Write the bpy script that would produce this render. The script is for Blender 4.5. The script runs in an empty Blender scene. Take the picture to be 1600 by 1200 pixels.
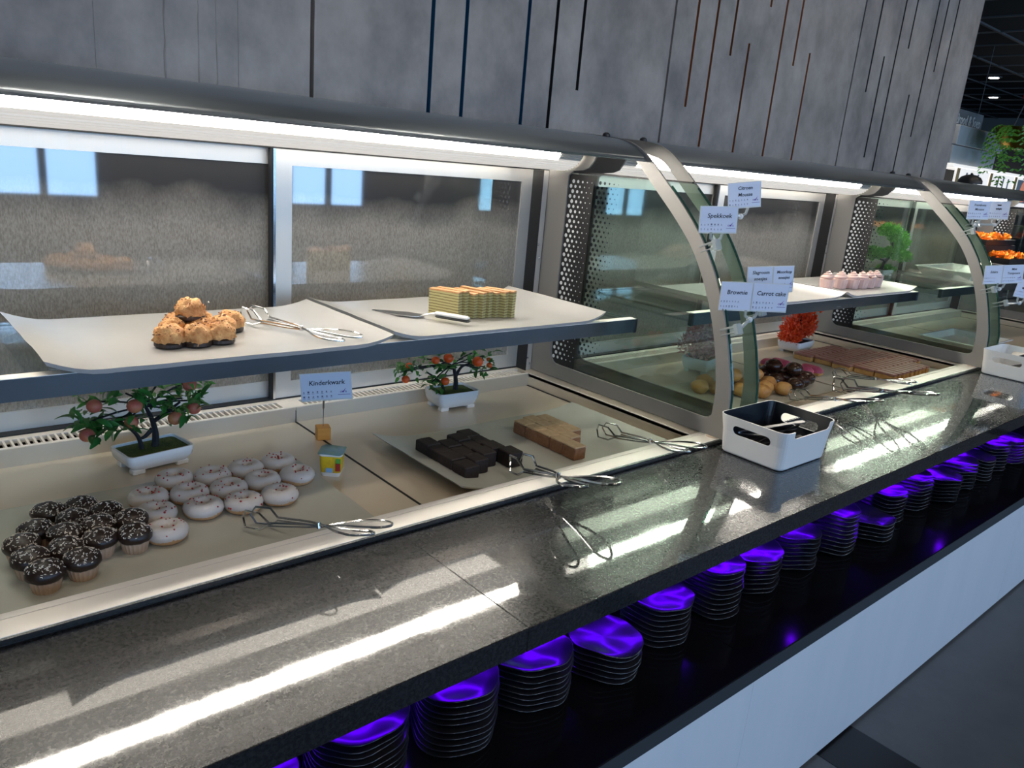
import bpy, math, random
import numpy as np
from mathutils import Vector, Matrix, noise
random.seed(7)
S = bpy.context.scene
C = S.collection
PI = math.pi
# ---------------------------------------------------------------- camera
Rm = [[0.75704488, 0.1168771, -0.64282407], [-0.64776495, 0.2627799, -0.71508551], [0.08534412, 0.95775073, 0.27464507]]
cam = bpy.data.cameras.new('camera')
cam.sensor_fit = 'HORIZONTAL'; cam.sensor_width = 36.0; cam.lens = 36.0 * 1210.0 / 1600.0
cam.clip_start = 0.02; cam.clip_end = 100
camo = bpy.data.objects.new('camera', cam); C.objects.link(camo)
M3 = Matrix(Rm)
# columns of the camera matrix = camera axes in the world
camo.matrix_world = Matrix.Translation((0, 0, 1.6)) @ M3.to_4x4()
S.camera = camo
# ---------------------------------------------------------------- world, light, exposure
w = bpy.data.worlds.new('world'); S.world = w; w.use_nodes = True
w.node_tree.nodes['Background'].inputs[0].default_value = (0.62, 0.78, 1.0, 1)
w.node_tree.nodes['Background'].inputs[1].default_value = 0.4
S.view_settings.view_transform = 'Standard'; S.view_settings.look = 'None'
S.view_settings.exposure = 0.0; S.view_settings.gamma = 1.0
S.view_settings.use_curve_mapping = False
WIN_Y = -4.2
WINX = [-3.3, -1.1, 1.5, 4.3, 6.9, 9.4]
WIN_W, WIN_Z0, WIN_Z1 = 1.0, 0.90, 2.75
for x in WINX:                       # daylight standing in each window opening
    L = bpy.data.lights.new('window_daylight', 'AREA'); L.shape = 'RECTANGLE'
    L.size = WIN_W; L.size_y = WIN_Z1 - WIN_Z0; L.energy = 72; L.color = (0.36, 0.62, 1.0)
    o = bpy.data.objects.new('window_daylight', L); C.objects.link(o)
    o.location = (x, WIN_Y - 0.12, (WIN_Z0 + WIN_Z1) / 2); o.rotation_euler = (PI / 2, 0, 0)
TUBE_E = 50.0
# ---------------------------------------------------------------- helpers
def tag(o, label=None, cat=None, group=None, kind=None):
    if label: o['label'] = label
    if cat: o['category'] = cat
    if group: o['group'] = group
    if kind: o['kind'] = kind
    return o
def empty(name, loc=(0, 0, 0), rz=0.0, label=None, cat=None, group=None):
    o = bpy.data.objects.new(name, None); C.objects.link(o); o.empty_display_size = 0.02
    o.location = loc; o.rotation_euler = (0, 0, rz)
    return tag(o, label, cat, group)
def link(name, me, parent=None, loc=None, rot=None, scale=None):
    o = bpy.data.objects.new(name, me); C.objects.link(o)
    if parent: o.parent = parent
    if loc is not None: o.location = loc
    if rot is not None: o.rotation_euler = rot
    if scale is not None: o.scale = scale
    return o
def catmull(pts, n=6, closed=False):
    P = [Vector(p) for p in pts]; out = []
    N = len(P); rng = range(N if closed else N - 1)
    for i in rng:
        if closed: p0, p1, p2, p3 = P[(i - 1) % N], P[i], P[(i + 1) % N], P[(i + 2) % N]
        else: p0, p1, p2, p3 = P[max(i - 1, 0)], P[i], P[i + 1], P[min(i + 2, N - 1)]
        for k in range(n):
            t = k / n
            out.append(0.5 * ((2 * p1) + (p2 - p0) * t + (2 * p0 - 5 * p1 + 4 * p2 - p3) * t * t + (3 * p1 - p0 - 3 * p2 + p3) * t ** 3))
    if not closed: out.append(P[-1])
    return out
class MB:
    def __init__(s): s.v = []; s.f = []; s.m = []
    def add(s, vs, fs, mi=0):
        b = len(s.v); s.v += [tuple(v) for v in vs]; s.f += [tuple(b + i for i in f) for f in fs]; s.m += [mi] * len(fs); return s
    def box(s, x0, x1, y0, y1, z0, z1, mi=0, mat=None):
        vs = [Vector((x, y, z)) for z in (z0, z1) for y in (y0, y1) for x in (x0, x1)]
        if mat: vs = [mat @ v for v in vs]
        return s.add(vs, [(0, 2, 3, 1), (4, 5, 7, 6), (0, 1, 5, 4), (2, 6, 7, 3), (0, 4, 6, 2), (1, 3, 7, 5)], mi)
    def bbox(s, x0, x1, y0, y1, z0, z1, b=0.004, mi=0, mat=None):   # box with chamfered edges
        cx, cy, cz = (x0 + x1) / 2, (y0 + y1) / 2, (z0 + z1) / 2; hx, hy, hz = (x1 - x0) / 2, (y1 - y0) / 2, (z1 - z0) / 2
        rings = []
        for (z, d) in ((-hz, b), (-hz + b, 0), (hz - b, 0), (hz, b)):
            ring = []
            X, Y = hx - d, hy - d; bb = b
            for (sx, sy) in ((1, 1), (-1, 1), (-1, -1), (1, -1)):
                a = (sx * X, sy * (Y - bb)); c = (sx * (X - bb), sy * Y)
                ring += ([a, c] if sx * sy > 0 else [c, a])
            rings.append([Vector((cx + p[0], cy + p[1], cz + z)) for p in ring])
        return s.loft(rings, mi, mat=mat)
    def loft(s, rings, mi=0, cap=True, closed=True, mat=None, wrap=False):
        n = len(rings[0]); vs = [Vector(p) for r in rings for p in r]
        if mat: vs = [mat @ v for v in vs]
        fs = []; R = len(rings)
        for i in range(R if wrap else R - 1):
            i2 = (i + 1) % R
            for j in range(n if closed else n - 1):
                k = (j + 1) % n
                fs.append((i * n + j, i * n + k, i2 * n + k, i2 * n + j))
        if cap and closed and not wrap:
            fs.append(tuple(reversed(range(n)))); fs.append(tuple((R - 1) * n + j for j in range(n)))
        return s.add(vs, fs, mi)
    def lathe(s, prof, n=20, c=(0, 0, 0), mi=0, cap=True, rf=None):
        rings = []
        for (r, z) in prof:
            rings.append([Vector((c[0] + r * (rf(2 * PI * k / n) if rf else 1) * math.cos(2 * PI * k / n), c[1] + r * (rf(2 * PI * k / n) if rf else 1) * math.sin(2 * PI * k / n), c[2] + z)) for k in range(n)])
        return s.loft(rings, mi, cap)
    def tube(s, pts, r, n=6, closed=False, mi=0):
        P = [Vector(p) for p in pts]; N = len(P)
        rr = r if isinstance(r, (list, tuple)) else [r] * N
        T = []
        for i in range(N):
            a = P[(i - 1) % N] if (closed or i > 0) else P[i]; b = P[(i + 1) % N] if (closed or i < N - 1) else P[i]
            t = b - a; T.append(t.normalized() if t.length > 1e-9 else Vector((0, 0, 1)))
        u = T[0].orthogonal().normalized(); rings = []
        for i in range(N):
            u = u - T[i] * u.dot(T[i])
            u = u.normalized() if u.length > 1e-6 else T[i].orthogonal().normalized()
            v = T[i].cross(u)
            rings.append([P[i] + (u * math.cos(2 * PI * k / n) + v * math.sin(2 * PI * k / n)) * rr[i] for k in range(n)])
        return s.loft(rings, mi, cap=not closed, wrap=closed)
    def cyl(s, p, q, r, n=12, mi=0): return s.tube([p, q], r, n, mi=mi)
    def sphere(s, c, r, nu=12, nv=8, mi=0, sc=(1, 1, 1), disp=None):
        rings = []
        for i in range(nv + 1):
            a = -PI / 2 + PI * i / nv; ring = []
            for j in range(nu):
                b = 2 * PI * j / nu
                d = Vector((math.cos(a) * math.cos(b), math.cos(a) * math.sin(b), math.sin(a)))
                k = r * (1 + (disp(d) if disp else 0))
                ring.append(Vector((c[0] + d.x * k * sc[0], c[1] + d.y * k * sc[1], c[2] + d.z * k * sc[2])))
            rings.append(ring)
        return s.loft(rings, mi, cap=False)
    def mesh(s, name, mats, smooth=False):
        me = bpy.data.meshes.new(name); me.from_pydata(s.v, [], s.f)
        for m in (mats if isinstance(mats, (list, tuple)) else [mats]): me.materials.append(m)
        me.polygons.foreach_set('material_index', s.m)
        if smooth:
            me.polygons.foreach_set('use_smooth', [True] * len(s.f))
            if smooth != 'all' and hasattr(me, 'set_sharp_from_angle'): me.set_sharp_from_angle(angle=math.radians(40))
        me.update(); return me
    def build(s, name, mats, parent=None, smooth=False, loc=None, rot=None):
        return link(name, s.mesh(name, mats, smooth), parent, loc, rot)
def fix_normals(me):
    import bmesh
    b = bmesh.new(); b.from_mesh(me); bmesh.ops.remove_doubles(b, verts=b.verts, dist=1e-6); bmesh.ops.recalc_face_normals(b, faces=b.faces); b.to_mesh(me); b.free()
def eval_mesh(ob, name):
    bpy.context.view_layer.update()
    dg = bpy.context.evaluated_depsgraph_get(); dg.update()
    me = bpy.data.meshes.new_from_object(ob.evaluated_get(dg)); me.name = name; return me
def flat_plate(name, outer, holes, thick, mats):
    """outline in its own XY plane (filled, with holes), thickness along local Z"""
    cu = bpy.data.curves.new(name, 'CURVE'); cu.dimensions = '2D'; cu.fill_mode = 'BOTH'; cu.extrude = thick / 2
    for loop in [outer] + list(holes):
        sp = cu.splines.new('POLY'); sp.points.add(len(loop) - 1); sp.use_cyclic_u = True
        for p, q in zip(sp.points, loop): p.co = (q[0], q[1], 0, 1)
    ob = bpy.data.objects.new(name, cu); C.objects.link(ob)
    me = eval_mesh(ob, name); bpy.data.objects.remove(ob); bpy.data.curves.remove(cu)
    me.materials.clear()
    for m in (mats if isinstance(mats, (list, tuple)) else [mats]): me.materials.append(m)
    return me
def text_mesh(s, size, mat, shear=0.0, thick=0.0003, spacing=1.0, offset=0.0):
    cu = bpy.data.curves.new('lettering', 'FONT'); cu.body = s; cu.size = size; cu.align_x = 'CENTER'; cu.align_y = 'CENTER'
    cu.extrude = thick / 2; cu.shear = shear; cu.resolution_u = 2; cu.space_character = spacing; cu.offset = offset
    ob = bpy.data.objects.new('lettering', cu); C.objects.link(ob)
    me = eval_mesh(ob, 'lettering'); bpy.data.objects.remove(ob); bpy.data.curves.remove(cu)
    me.materials.clear(); me.materials.append(mat); return me
def copy_tree(o, parent=None):
    c = o.copy(); C.objects.link(c); c.parent = parent
    for ch in o.children: copy_tree(ch, c)
    return c
ORD = ['', 'first', 'second', 'third', 'fourth', 'fifth', 'sixth', 'seventh', 'eighth', 'ninth', 'tenth', 'eleventh', 'twelfth', 'thirteenth', 'fourteenth', 'fifteenth', 'sixteenth', 'seventeenth', 'eighteenth', 'nineteenth', 'twentieth']
# ---------------------------------------------------------------- materials
MT = {}
def nt(name):
    m = bpy.data.materials.new(name); m.use_nodes = True; n = m.node_tree
    return m, n, n.nodes['Principled BSDF']
def P(name, col, rough=0.5, metal=0.0, coat=0.0, coat_r=0.05, spec=0.5, emit=None, es=0.0, var=None, vs=20.0, bump=0.0, bs=60.0, stretch=None, sss=0.0):
    m, n, b = nt(name)
    b.inputs['Base Color'].default_value = (*col, 1); b.inputs['Roughness'].default_value = rough; b.inputs['Metallic'].default_value = metal
    b.inputs['Coat Weight'].default_value = coat; b.inputs['Coat Roughness'].default_value = coat_r; b.inputs['Specular IOR Level'].default_value = spec
    if sss: b.inputs['Subsurface Weight'].default_value = sss; b.inputs['Subsurface Scale'].default_value = 0.01
    if emit: b.inputs['Emission Color'].default_value = (*emit, 1); b.inputs['Emission Strength'].default_value = es
    if var or bump:
        tc = n.nodes.new('ShaderNodeTexCoord'); mp = n.nodes.new('ShaderNodeMapping'); n.links.new(tc.outputs['Object'], mp.inputs[0])
        if stretch: mp.inputs['Scale'].default_value = stretch
    if var:
        no = n.nodes.new('ShaderNodeTexNoise'); no.inputs['Scale'].default_value = vs; no.inputs['Detail'].default_value = 5; no.inputs['Roughness'].default_value = 0.65
        n.links.new(mp.outputs[0], no.inputs['Vector'])
        r = n.nodes.new('ShaderNodeValToRGB'); r.color_ramp.elements[0].position = 0.35; r.color_ramp.elements[1].position = 0.68
        r.color_ramp.elements[0].color = (*col, 1); r.color_ramp.elements[1].color = (*var, 1)
        n.links.new(no.outputs[0], r.inputs[0]); n.links.new(r.outputs[0], b.inputs['Base Color'])
    if bump:
        nb = n.nodes.new('ShaderNodeTexNoise'); nb.inputs['Scale'].default_value = bs; nb.inputs['Detail'].default_value = 4
        n.links.new(mp.outputs[0], nb.inputs['Vector'])
        bn = n.nodes.new('ShaderNodeBump'); bn.inputs['Strength'].default_value = bump; bn.inputs['Distance'].default_value = 0.004
        n.links.new(nb.outputs[0], bn.inputs['Height']); n.links.new(bn.outputs[0], b.inputs['Normal'])
    MT[name] = m; return m
def glass_mat(name, tint, refl_rough=0.0, ior=1.5, haze=0.0, hazecol=(0.8, 0.85, 0.85)):
    m = bpy.data.materials.new(name); m.use_nodes = True; n = m.node_tree; n.nodes.clear()
    out = n.nodes.new('ShaderNodeOutputMaterial'); tr = n.nodes.new('ShaderNodeBsdfTransparent'); gl = n.nodes.new('ShaderNodeBsdfGlossy')
    fr = n.nodes.new('ShaderNodeFresnel'); mx = n.nodes.new('ShaderNodeMixShader')
    ge = n.nodes.new('ShaderNodeNewGeometry'); mi_ = n.nodes.new('ShaderNodeMapRange'); mi_.inputs['To Min'].default_value = ior; mi_.inputs['To Max'].default_value = 1 / ior
    n.links.new(ge.outputs['Backfacing'], mi_.inputs[0]); n.links.new(mi_.outputs[0], fr.inputs['IOR'])
    tr.inputs[0].default_value = (*tint, 1); gl.inputs['Roughness'].default_value = refl_rough
    a = tr.outputs[0]
    if haze:
        df = n.nodes.new('ShaderNodeBsdfDiffuse'); df.inputs[0].default_value = (*hazecol, 1); m2 = n.nodes.new('ShaderNodeMixShader'); m2.inputs[0].default_value = haze
        n.links.new(tr.outputs[0], m2.inputs[1]); n.links.new(df.outputs[0], m2.inputs[2]); a = m2.outputs[0]
    n.links.new(fr.outputs[0], mx.inputs[0]); n.links.new(a, mx.inputs[1]); n.links.new(gl.outputs[0], mx.inputs[2]); n.links.new(mx.outputs[0], out.inputs[0])
    MT[name] = m; return m
def steel(name, col, rough, stretch, amt=0.14, metal=1.0):
    m, n, b = nt(name)
    b.inputs['Base Color'].default_value = (*col, 1); b.inputs['Metallic'].default_value = metal
    tc = n.nodes.new('ShaderNodeTexCoord'); mp = n.nodes.new('ShaderNodeMapping'); mp.inputs['Scale'].default_value = stretch
    no = n.nodes.new('ShaderNodeTexNoise'); no.inputs['Scale'].default_value = 1.0; no.inputs['Detail'].default_value = 4
    mr = n.nodes.new('ShaderNodeMapRange'); mr.inputs['To Min'].default_value = max(rough - amt, 0.03); mr.inputs['To Max'].default_value = rough + amt
    n.links.new(tc.outputs['Object'], mp.inputs[0]); n.links.new(mp.outputs[0], no.inputs['Vector']); n.links.new(no.outputs[0], mr.inputs[0]); n.links.new(mr.outputs[0], b.inputs['Roughness'])
    MT[name] = m; return m
steel('steel', (0.95, 0.89, 0.81), 0.50, (4, 400, 400), metal=0.25)
steel('steel_v', (0.68, 0.65, 0.60), 0.45, (400, 400, 4), metal=0.65)
steel('steel_frame', (0.25, 0.24, 0.23), 0.55, (300, 300, 6), 0.06, metal=0.30)
steel('steel_pan', (0.74, 0.65, 0.53), 0.32, (3, 25, 25), 0.015, metal=0.42)
steel('steel_beam', (0.28, 0.28, 0.285), 0.26, (3, 60, 60), 0.03)
steel('chrome', (0.62, 0.62, 0.62), 0.16, (40, 40, 40), 0.04)
steel('canopy_steel', (0.36, 0.43, 0.50), 0.34, (3, 30, 30), 0.08)
P('canopy_lining', (0.035, 0.036, 0.037), 0.6)
P('dark_gap', (0.008, 0.008, 0.009), 0.6)
P('black_plastic', (0.012, 0.012, 0.014), 0.4)
P('white_plastic', (0.80, 0.80, 0.79), 0.35)
P('bin_inside', (0.006, 0.008, 0.014), 0.35)
P('melamine', (0.42, 0.415, 0.405), 0.22, var=(0.40, 0.395, 0.385), vs=5)
P('paper_tray', (0.50, 0.51, 0.46), 0.30, var=(0.46, 0.465, 0.42), vs=7, bump=0.12, bs=18)
P('ceramic', (0.80, 0.82, 0.84), 0.18, coat=0.4)
P('ceramic_blue', (0.55, 0.70, 0.74), 0.22, coat=0.4)
P('moss', (0.030, 0.060, 0.008), 0.9, var=(0.07, 0.10, 0.015), vs=150, bump=0.6, bs=300)
P('soil', (0.012, 0.010, 0.009), 0.9)
P('trunk', (0.014, 0.011, 0.013), 0.7, bump=0.4, bs=120)
P('leaf', (0.025, 0.13, 0.022), 0.38, var=(0.06, 0.24, 0.04), vs=12)
P('leaf_light', (0.11, 0.33, 0.05), 0.40, var=(0.06, 0.22, 0.035), vs=25)
P('peach', (0.56, 0.10, 0.085), 0.5, var=(0.62, 0.27, 0.10), vs=22)
P('orange_fruit', (0.78, 0.075, 0.012), 0.30, var=(0.85, 0.15, 0.02), vs=30, bump=0.15, bs=260)
P('foliage_orange', (0.85, 0.055, 0.008), 0.5, var=(0.92, 0.14, 0.02), vs=60)
P('foliage_pink', (0.66, 0.20, 0.23), 0.6, var=(0.58, 0.44, 0.36), vs=22)
P('foliage_green', (0.08, 0.34, 0.03), 0.5, var=(0.24, 0.58, 0.07), vs=40)
P('flower_orange', (0.95, 0.20, 0.01), 0.5, var=(0.98, 0.42, 0.02), vs=40)
P('muffin_case', (0.46, 0.32, 0.22), 0.7, var=(0.54, 0.41, 0.31), vs=30)
P('chocolate', (0.016, 0.008, 0.006), 0.38, var=(0.03, 0.015, 0.010), vs=40, bump=0.25, bs=90)
P('choc_shiny', (0.030, 0.010, 0.006), 0.16, var=(0.05, 0.018, 0.010), vs=18)
P('sprinkle_white', (0.75, 0.68, 0.58), 0.6)
P('sprinkle_red', (0.34, 0.010, 0.012), 0.45)
P('dough', (0.58, 0.32, 0.15), 0.6, var=(0.66, 0.42, 0.22), vs=30)
P('icing', (0.62, 0.59, 0.58), 0.28, var=(0.57, 0.52, 0.49), vs=26, bump=0.25, bs=60)
P('macaroon', (0.42, 0.15, 0.035), 0.7, var=(0.72, 0.42, 0.17), vs=55, bump=0.9, bs=190)
P('macaroon_burn', (0.16, 0.05, 0.02), 0.7)
P('brownie', (0.012, 0.006, 0.006), 0.6, var=(0.022, 0.012, 0.011), vs=60, bump=0.3, bs=150)
P('carrot_side', (0.26, 0.12, 0.055), 0.75, var=(0.36, 0.18, 0.09), vs=90, bump=0.6, bs=220)
P('carrot_top', (0.42, 0.28, 0.15), 0.6, var=(0.56, 0.40, 0.24), vs=40, bump=0.3, bs=120)
P('choux', (0.44, 0.19, 0.045), 0.45, var=(0.60, 0.33, 0.10), vs=22, bump=0.25, bs=50)
P('pink_glaze', (0.42, 0.055, 0.12), 0.30, var=(0.54, 0.10, 0.18), vs=30)
P('caramel_base', (0.52, 0.27, 0.08), 0.65, var=(0.66, 0.40, 0.15), vs=60)
P('caramel_top', (0.28, 0.115, 0.09), 0.30, var=(0.38, 0.19, 0.15), vs=40)
P('mousse', (0.62, 0.42, 0.38), 0.5, var=(0.66, 0.48, 0.44), vs=30)
P('wood_cube', (0.66, 0.33, 0.07), 0.5, var=(0.58, 0.27, 0.05), vs=14, stretch=(1, 1, 6))
P('cup_yellow', (0.78, 0.55, 0.02), 0.4, var=(0.60, 0.38, 0.02), vs=60)
P('cup_red', (0.35, 0.03, 0.03), 0.4)
P('cup_green', (0.10, 0.35, 0.06), 0.4)
P('cup_blue', (0.25, 0.45, 0.75), 0.4)
P('foil_lid', (0.28, 0.45, 0.30), 0.35, var=(0.20, 0.40, 0.62), vs=40, bump=0.5, bs=60)
P('card', (0.76, 0.80, 0.95), 0.45)
P('card_edge', (0.74, 0.76, 0.78), 0.25)
P('ink', (0.008, 0.008, 0.02), 0.6)
P('ink_soft', (0.13, 0.14, 0.24), 0.6)
P('ink_purple', (0.10, 0.04, 0.36), 0.6)
P('plate_black', (0.020, 0.020, 0.026), 0.30, coat=0.6, coat_r=0.15)
P('slab_black', (0.006, 0.006, 0.007), 0.12)
P('edge_grey', (0.035, 0.042, 0.048), 0.5)
P('panel_white', (0.74, 0.76, 0.79), 0.45, var=(0.70, 0.73, 0.77), vs=3, stretch=(3, 3, 0.6))
P('plinth', (0.01, 0.011, 0.014), 0.6)
P('floor_grey', (0.085, 0.095, 0.105), 0.42, var=(0.105, 0.115, 0.125), vs=9)
P('floor_black', (0.006, 0.006, 0.008), 0.35)
P('ceiling_black', (0.010, 0.010, 0.011), 0.8)
P('grid_bar', (0.13, 0.13, 0.13), 0.5)
P('room_wall', (0.30, 0.30, 0.29), 0.8)
P('window_frame_dark', (0.03, 0.03, 0.032), 0.5)
P('pole_red', (0.75, 0.03, 0.02), 0.5)
P('brass', (0.45, 0.26, 0.06), 0.3, metal=1.0)
P('poster_white', (0.85, 0.84, 0.82), 0.5, emit=(1, .97, .93), es=0.75)  # glow added in place of light falling on the far panels
P('poster_grey', (0.55, 0.56, 0.56), 0.5)
P('poster_salmon', (0.85, 0.22, 0.12), 0.5, emit=(.9, .30, .16), es=0.45, var=(0.9, 0.55, 0.40), vs=8)  # glow added to the print, like the white panels around it
P('poster_wood', (0.72, 0.45, 0.20), 0.5)
P('bread', (0.62, 0.48, 0.20), 0.6, var=(0.8, 0.72, 0.45), vs=10)
P('sign_grey', (0.16, 0.16, 0.16), 0.5, var=(0.30, 0.30, 0.29), vs=4)
P('sign_white', (0.85, 0.85, 0.82), 0.5)
P('knife_handle', (0.82, 0.80, 0.78), 0.35)
P('beige_pad', (0.62, 0.48, 0.38), 0.6)
P('tube_lamp', (1, 1, 1), 0.5, emit=(1.0, 0.935, 0.83), es=TUBE_E)
P('tube_soft', (1, 1, 1), 0.5, emit=(1.0, 0.92, 0.80), es=4.2)  # emission of the added fill panel under the lamp
P('diffuser_dim', (0.42, 0.40, 0.37), 0.35, emit=(1.0, 0.94, 0.86), es=0.5)
P('diffuser_end', (0.62, 0.59, 0.54), 0.35)
P('led_violet', (0.1, 0, 1), 0.5, emit=(0.13, 0.0, 1.0), es=22.0)
P('led_strip_violet', (0.1, 0, 1), 0.5, emit=(0.10, 0.0, 1.0), es=34.0)
P('spot_lamp', (1, 1, 1), 0.5, emit=(1.0, 0.93, 0.82), es=22.0)
glass_mat('end_glass', (0.90, 0.965, 0.93), ior=1.75)
glass_mat('shelf_glass', (0.94, 0.97, 0.955), ior=1.45)
glass_mat('window_glass', (0.95, 0.97, 0.98), ior=1.3)
glass_mat('clear_plastic', (0.90, 0.92, 0.92), refl_rough=0.08, ior=1.8, haze=0.34)
glass_mat('glass_edge', (0.16, 0.36, 0.28), ior=1.4, haze=0.25, hazecol=(0.10, 0.26, 0.22))
# fogged sliding-door glass
def door_glass():
    m, n, b = nt('door_glass')
    tc = n.nodes.new('ShaderNodeTexCoord'); mp = n.nodes.new('ShaderNodeMapping'); mp.inputs['Scale'].default_value = (260, 1, 95)
    no = n.nodes.new('ShaderNodeTexNoise'); no.inputs['Scale'].default_value = 1.3; no.inputs['Detail'].default_value = 6
    n.links.new(tc.outputs['Object'], mp.inputs[0]); n.links.new(mp.outputs[0], no.inputs['Vector'])
    r = n.nodes.new('ShaderNodeValToRGB'); r.color_ramp.elements[0].position = 0.30; r.color_ramp.elements[1].position = 0.70
    r.color_ramp.elements[0].color = (0.21, 0.183, 0.145, 1); r.color_ramp.elements[1].color = (0.37, 0.335, 0.280, 1)
    n.links.new(no.outputs[0], r.inputs[0])
    # film of condensation covering the lower part of the pane, clear dark glass above it
    n3 = n.nodes.new('ShaderNodeTexNoise'); n3.inputs['Scale'].default_value = 7; n3.inputs['Detail'].default_value = 4; n.links.new(tc.outputs['Object'], n3.inputs['Vector'])
    sx = n.nodes.new('ShaderNodeSeparateXYZ'); n.links.new(tc.outputs['Object'], sx.inputs[0])
    ad = n.nodes.new('ShaderNodeMath'); ad.operation = 'MULTIPLY_ADD'; ad.inputs[1].default_value = 0.10; n.links.new(n3.outputs[0], ad.inputs[0]); n.links.new(sx.outputs['Z'], ad.inputs[2])
    mk_ = n.nodes.new('ShaderNodeMapRange'); mk_.inputs['From Min'].default_value = 1.44; mk_.inputs['From Max'].default_value = 1.53; mk_.inputs['To Min'].default_value = 1; mk_.inputs['To Max'].default_value = 0; n.links.new(ad.outputs[0], mk_.inputs[0])
    mx = n.nodes.new('ShaderNodeMix'); mx.data_type = 'RGBA'; mx.inputs['A'].default_value = (0.030, 0.028, 0.026, 1)
    n.links.new(mk_.outputs[0], mx.inputs['Factor']); n.links.new(r.outputs[0], mx.inputs['B']); n.links.new(mx.outputs['Result'], b.inputs['Base Color'])
    b.inputs['Roughness'].default_value = 0.55; b.inputs['Specular IOR Level'].default_value = 0.3
    b.inputs['Coat Weight'].default_value = 1.0; b.inputs['Coat Roughness'].default_value = 0.03; b.inputs['Coat IOR'].default_value = 1.9
    MT['door_glass'] = m
door_glass()
def granite():
    m, n, b = nt('granite')
    tc = n.nodes.new('ShaderNodeTexCoord')
    vo = n.nodes.new('ShaderNodeTexVoronoi'); vo.inputs['Scale'].default_value = 260
    n1 = n.nodes.new('ShaderNodeTexNoise'); n1.inputs['Scale'].default_value = 150; n1.inputs['Detail'].default_value = 5; n1.inputs['Roughness'].default_value = 0.7
    n2 = n.nodes.new('ShaderNodeTexNoise'); n2.inputs['Scale'].default_value = 9; n2.inputs['Detail'].default_value = 6; n2.inputs['Roughness'].default_value = 0.7
    for k in (vo, n1, n2): n.links.new(tc.outputs['Object'], k.inputs['Vector'])
    r = n.nodes.new('ShaderNodeValToRGB'); e = r.color_ramp.elements
    e[0].position = 0.46; e[0].color = (0.006, 0.006, 0.007, 1); e[1].position = 0.72; e[1].color = (0.026, 0.026, 0.025, 1)
    n.links.new(n1.outputs[0], r.inputs[0])
    n.links.new(r.outputs[0], b.inputs['Base Color'])
    mr = n.nodes.new('ShaderNodeMapRange'); mr.inputs['From Min'].default_value = 0.3; mr.inputs['From Max'].default_value = 0.7; mr.inputs['To Min'].default_value = 0.20; mr.inputs['To Max'].default_value = 0.36
    n.links.new(n1.outputs[0], mr.inputs[0]); n.links.new(mr.outputs[0], b.inputs['Roughness'])
    mr2 = n.nodes.new('ShaderNodeMapRange'); mr2.inputs['From Min'].default_value = 0.35; mr2.inputs['From Max'].default_value = 0.75; mr2.inputs['To Min'].default_value = 0.01; mr2.inputs['To Max'].default_value = 0.09
    n.links.new(n2.outputs[0], mr2.inputs[0]); n.links.new(mr2.outputs[0], b.inputs['Coat Roughness'])
    b.inputs['Coat Weight'].default_value = 1.0; b.inputs['Coat IOR'].default_value = 1.52; b.inputs['Specular IOR Level'].default_value = 0.14
    MT['granite'] = m
granite()
def concrete():
    m, n, b = nt('concrete')
    tc = n.nodes.new('ShaderNodeTexCoord'); mp = n.nodes.new('ShaderNodeMapping'); mp.inputs['Scale'].default_value = (1, 1, 0.8)
    n.links.new(tc.outputs['Object'], mp.inputs[0])
    n1 = n.nodes.new('ShaderNodeTexNoise'); n1.inputs['Scale'].default_value = 4.5; n1.inputs['Detail'].default_value = 9; n1.inputs['Roughness'].default_value = 0.62
    n.links.new(mp.outputs[0], n1.inputs['Vector'])
    r = n.nodes.new('ShaderNodeValToRGB'); e = r.color_ramp.elements
    e[0].position = 0.33; e[0].color = (0.125, 0.122, 0.122, 1); e[1].position = 0.70; e[1].color = (0.30, 0.285, 0.275, 1)
    n.links.new(n1.outputs[0], r.inputs[0]); n.links.new(r.outputs[0], b.inputs['Base Color'])
    n2 = n.nodes.new('ShaderNodeTexNoise'); n2.inputs['Scale'].default_value = 30; n2.inputs['Detail'].default_value = 8
    n.links.new(mp.outputs[0], n2.inputs['Vector'])
    bn = n.nodes.new('ShaderNodeBump'); bn.inputs['Strength'].default_value = 0.18; bn.inputs['Distance'].default_value = 0.01
    n.links.new(n2.outputs[0], bn.inputs['Height']); n.links.new(bn.outputs[0], b.inputs['Normal'])
    b.inputs['Roughness'].default_value = 0.55
    MT['concrete'] = m
concrete()
def spekkoek():
    m, n, b = nt('layer_cake')
    tc = n.nodes.new('ShaderNodeTexCoord'); wv = n.nodes.new('ShaderNodeTexWave'); wv.bands_direction = 'Z'
    wv.inputs['Scale'].default_value = 44; wv.inputs['Distortion'].default_value = 1.2; wv.inputs['Detail'].default_value = 2; wv.inputs['Detail Scale'].default_value = 2.5
    n.links.new(tc.outputs['Object'], wv.inputs['Vector'])
    r = n.nodes.new('ShaderNodeValToRGB'); e = r.color_ramp.elements
    e[0].position = 0.12; e[0].color = (0.20, 0.15, 0.05, 1); e[1].position = 0.5; e[1].color = (0.44, 0.39, 0.17, 1)
    n.links.new(wv.outputs[0], r.inputs[0]); n.links.new(r.outputs[0], b.inputs['Base Color']); b.inputs['Roughness'].default_value = 0.6
    MT['layer_cake'] = m
spekkoek()
P('layer_cake_crust', (0.45, 0.19, 0.06), 0.5, var=(0.54, 0.30, 0.13), vs=30)
P('slot_blue', (0.005, 0.07, 0.16), 0.5)
P('slot_dark', (0.012, 0.013, 0.016), 0.6)
P('slot_copper', (0.22, 0.075, 0.022), 0.5)
m = MT
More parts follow.
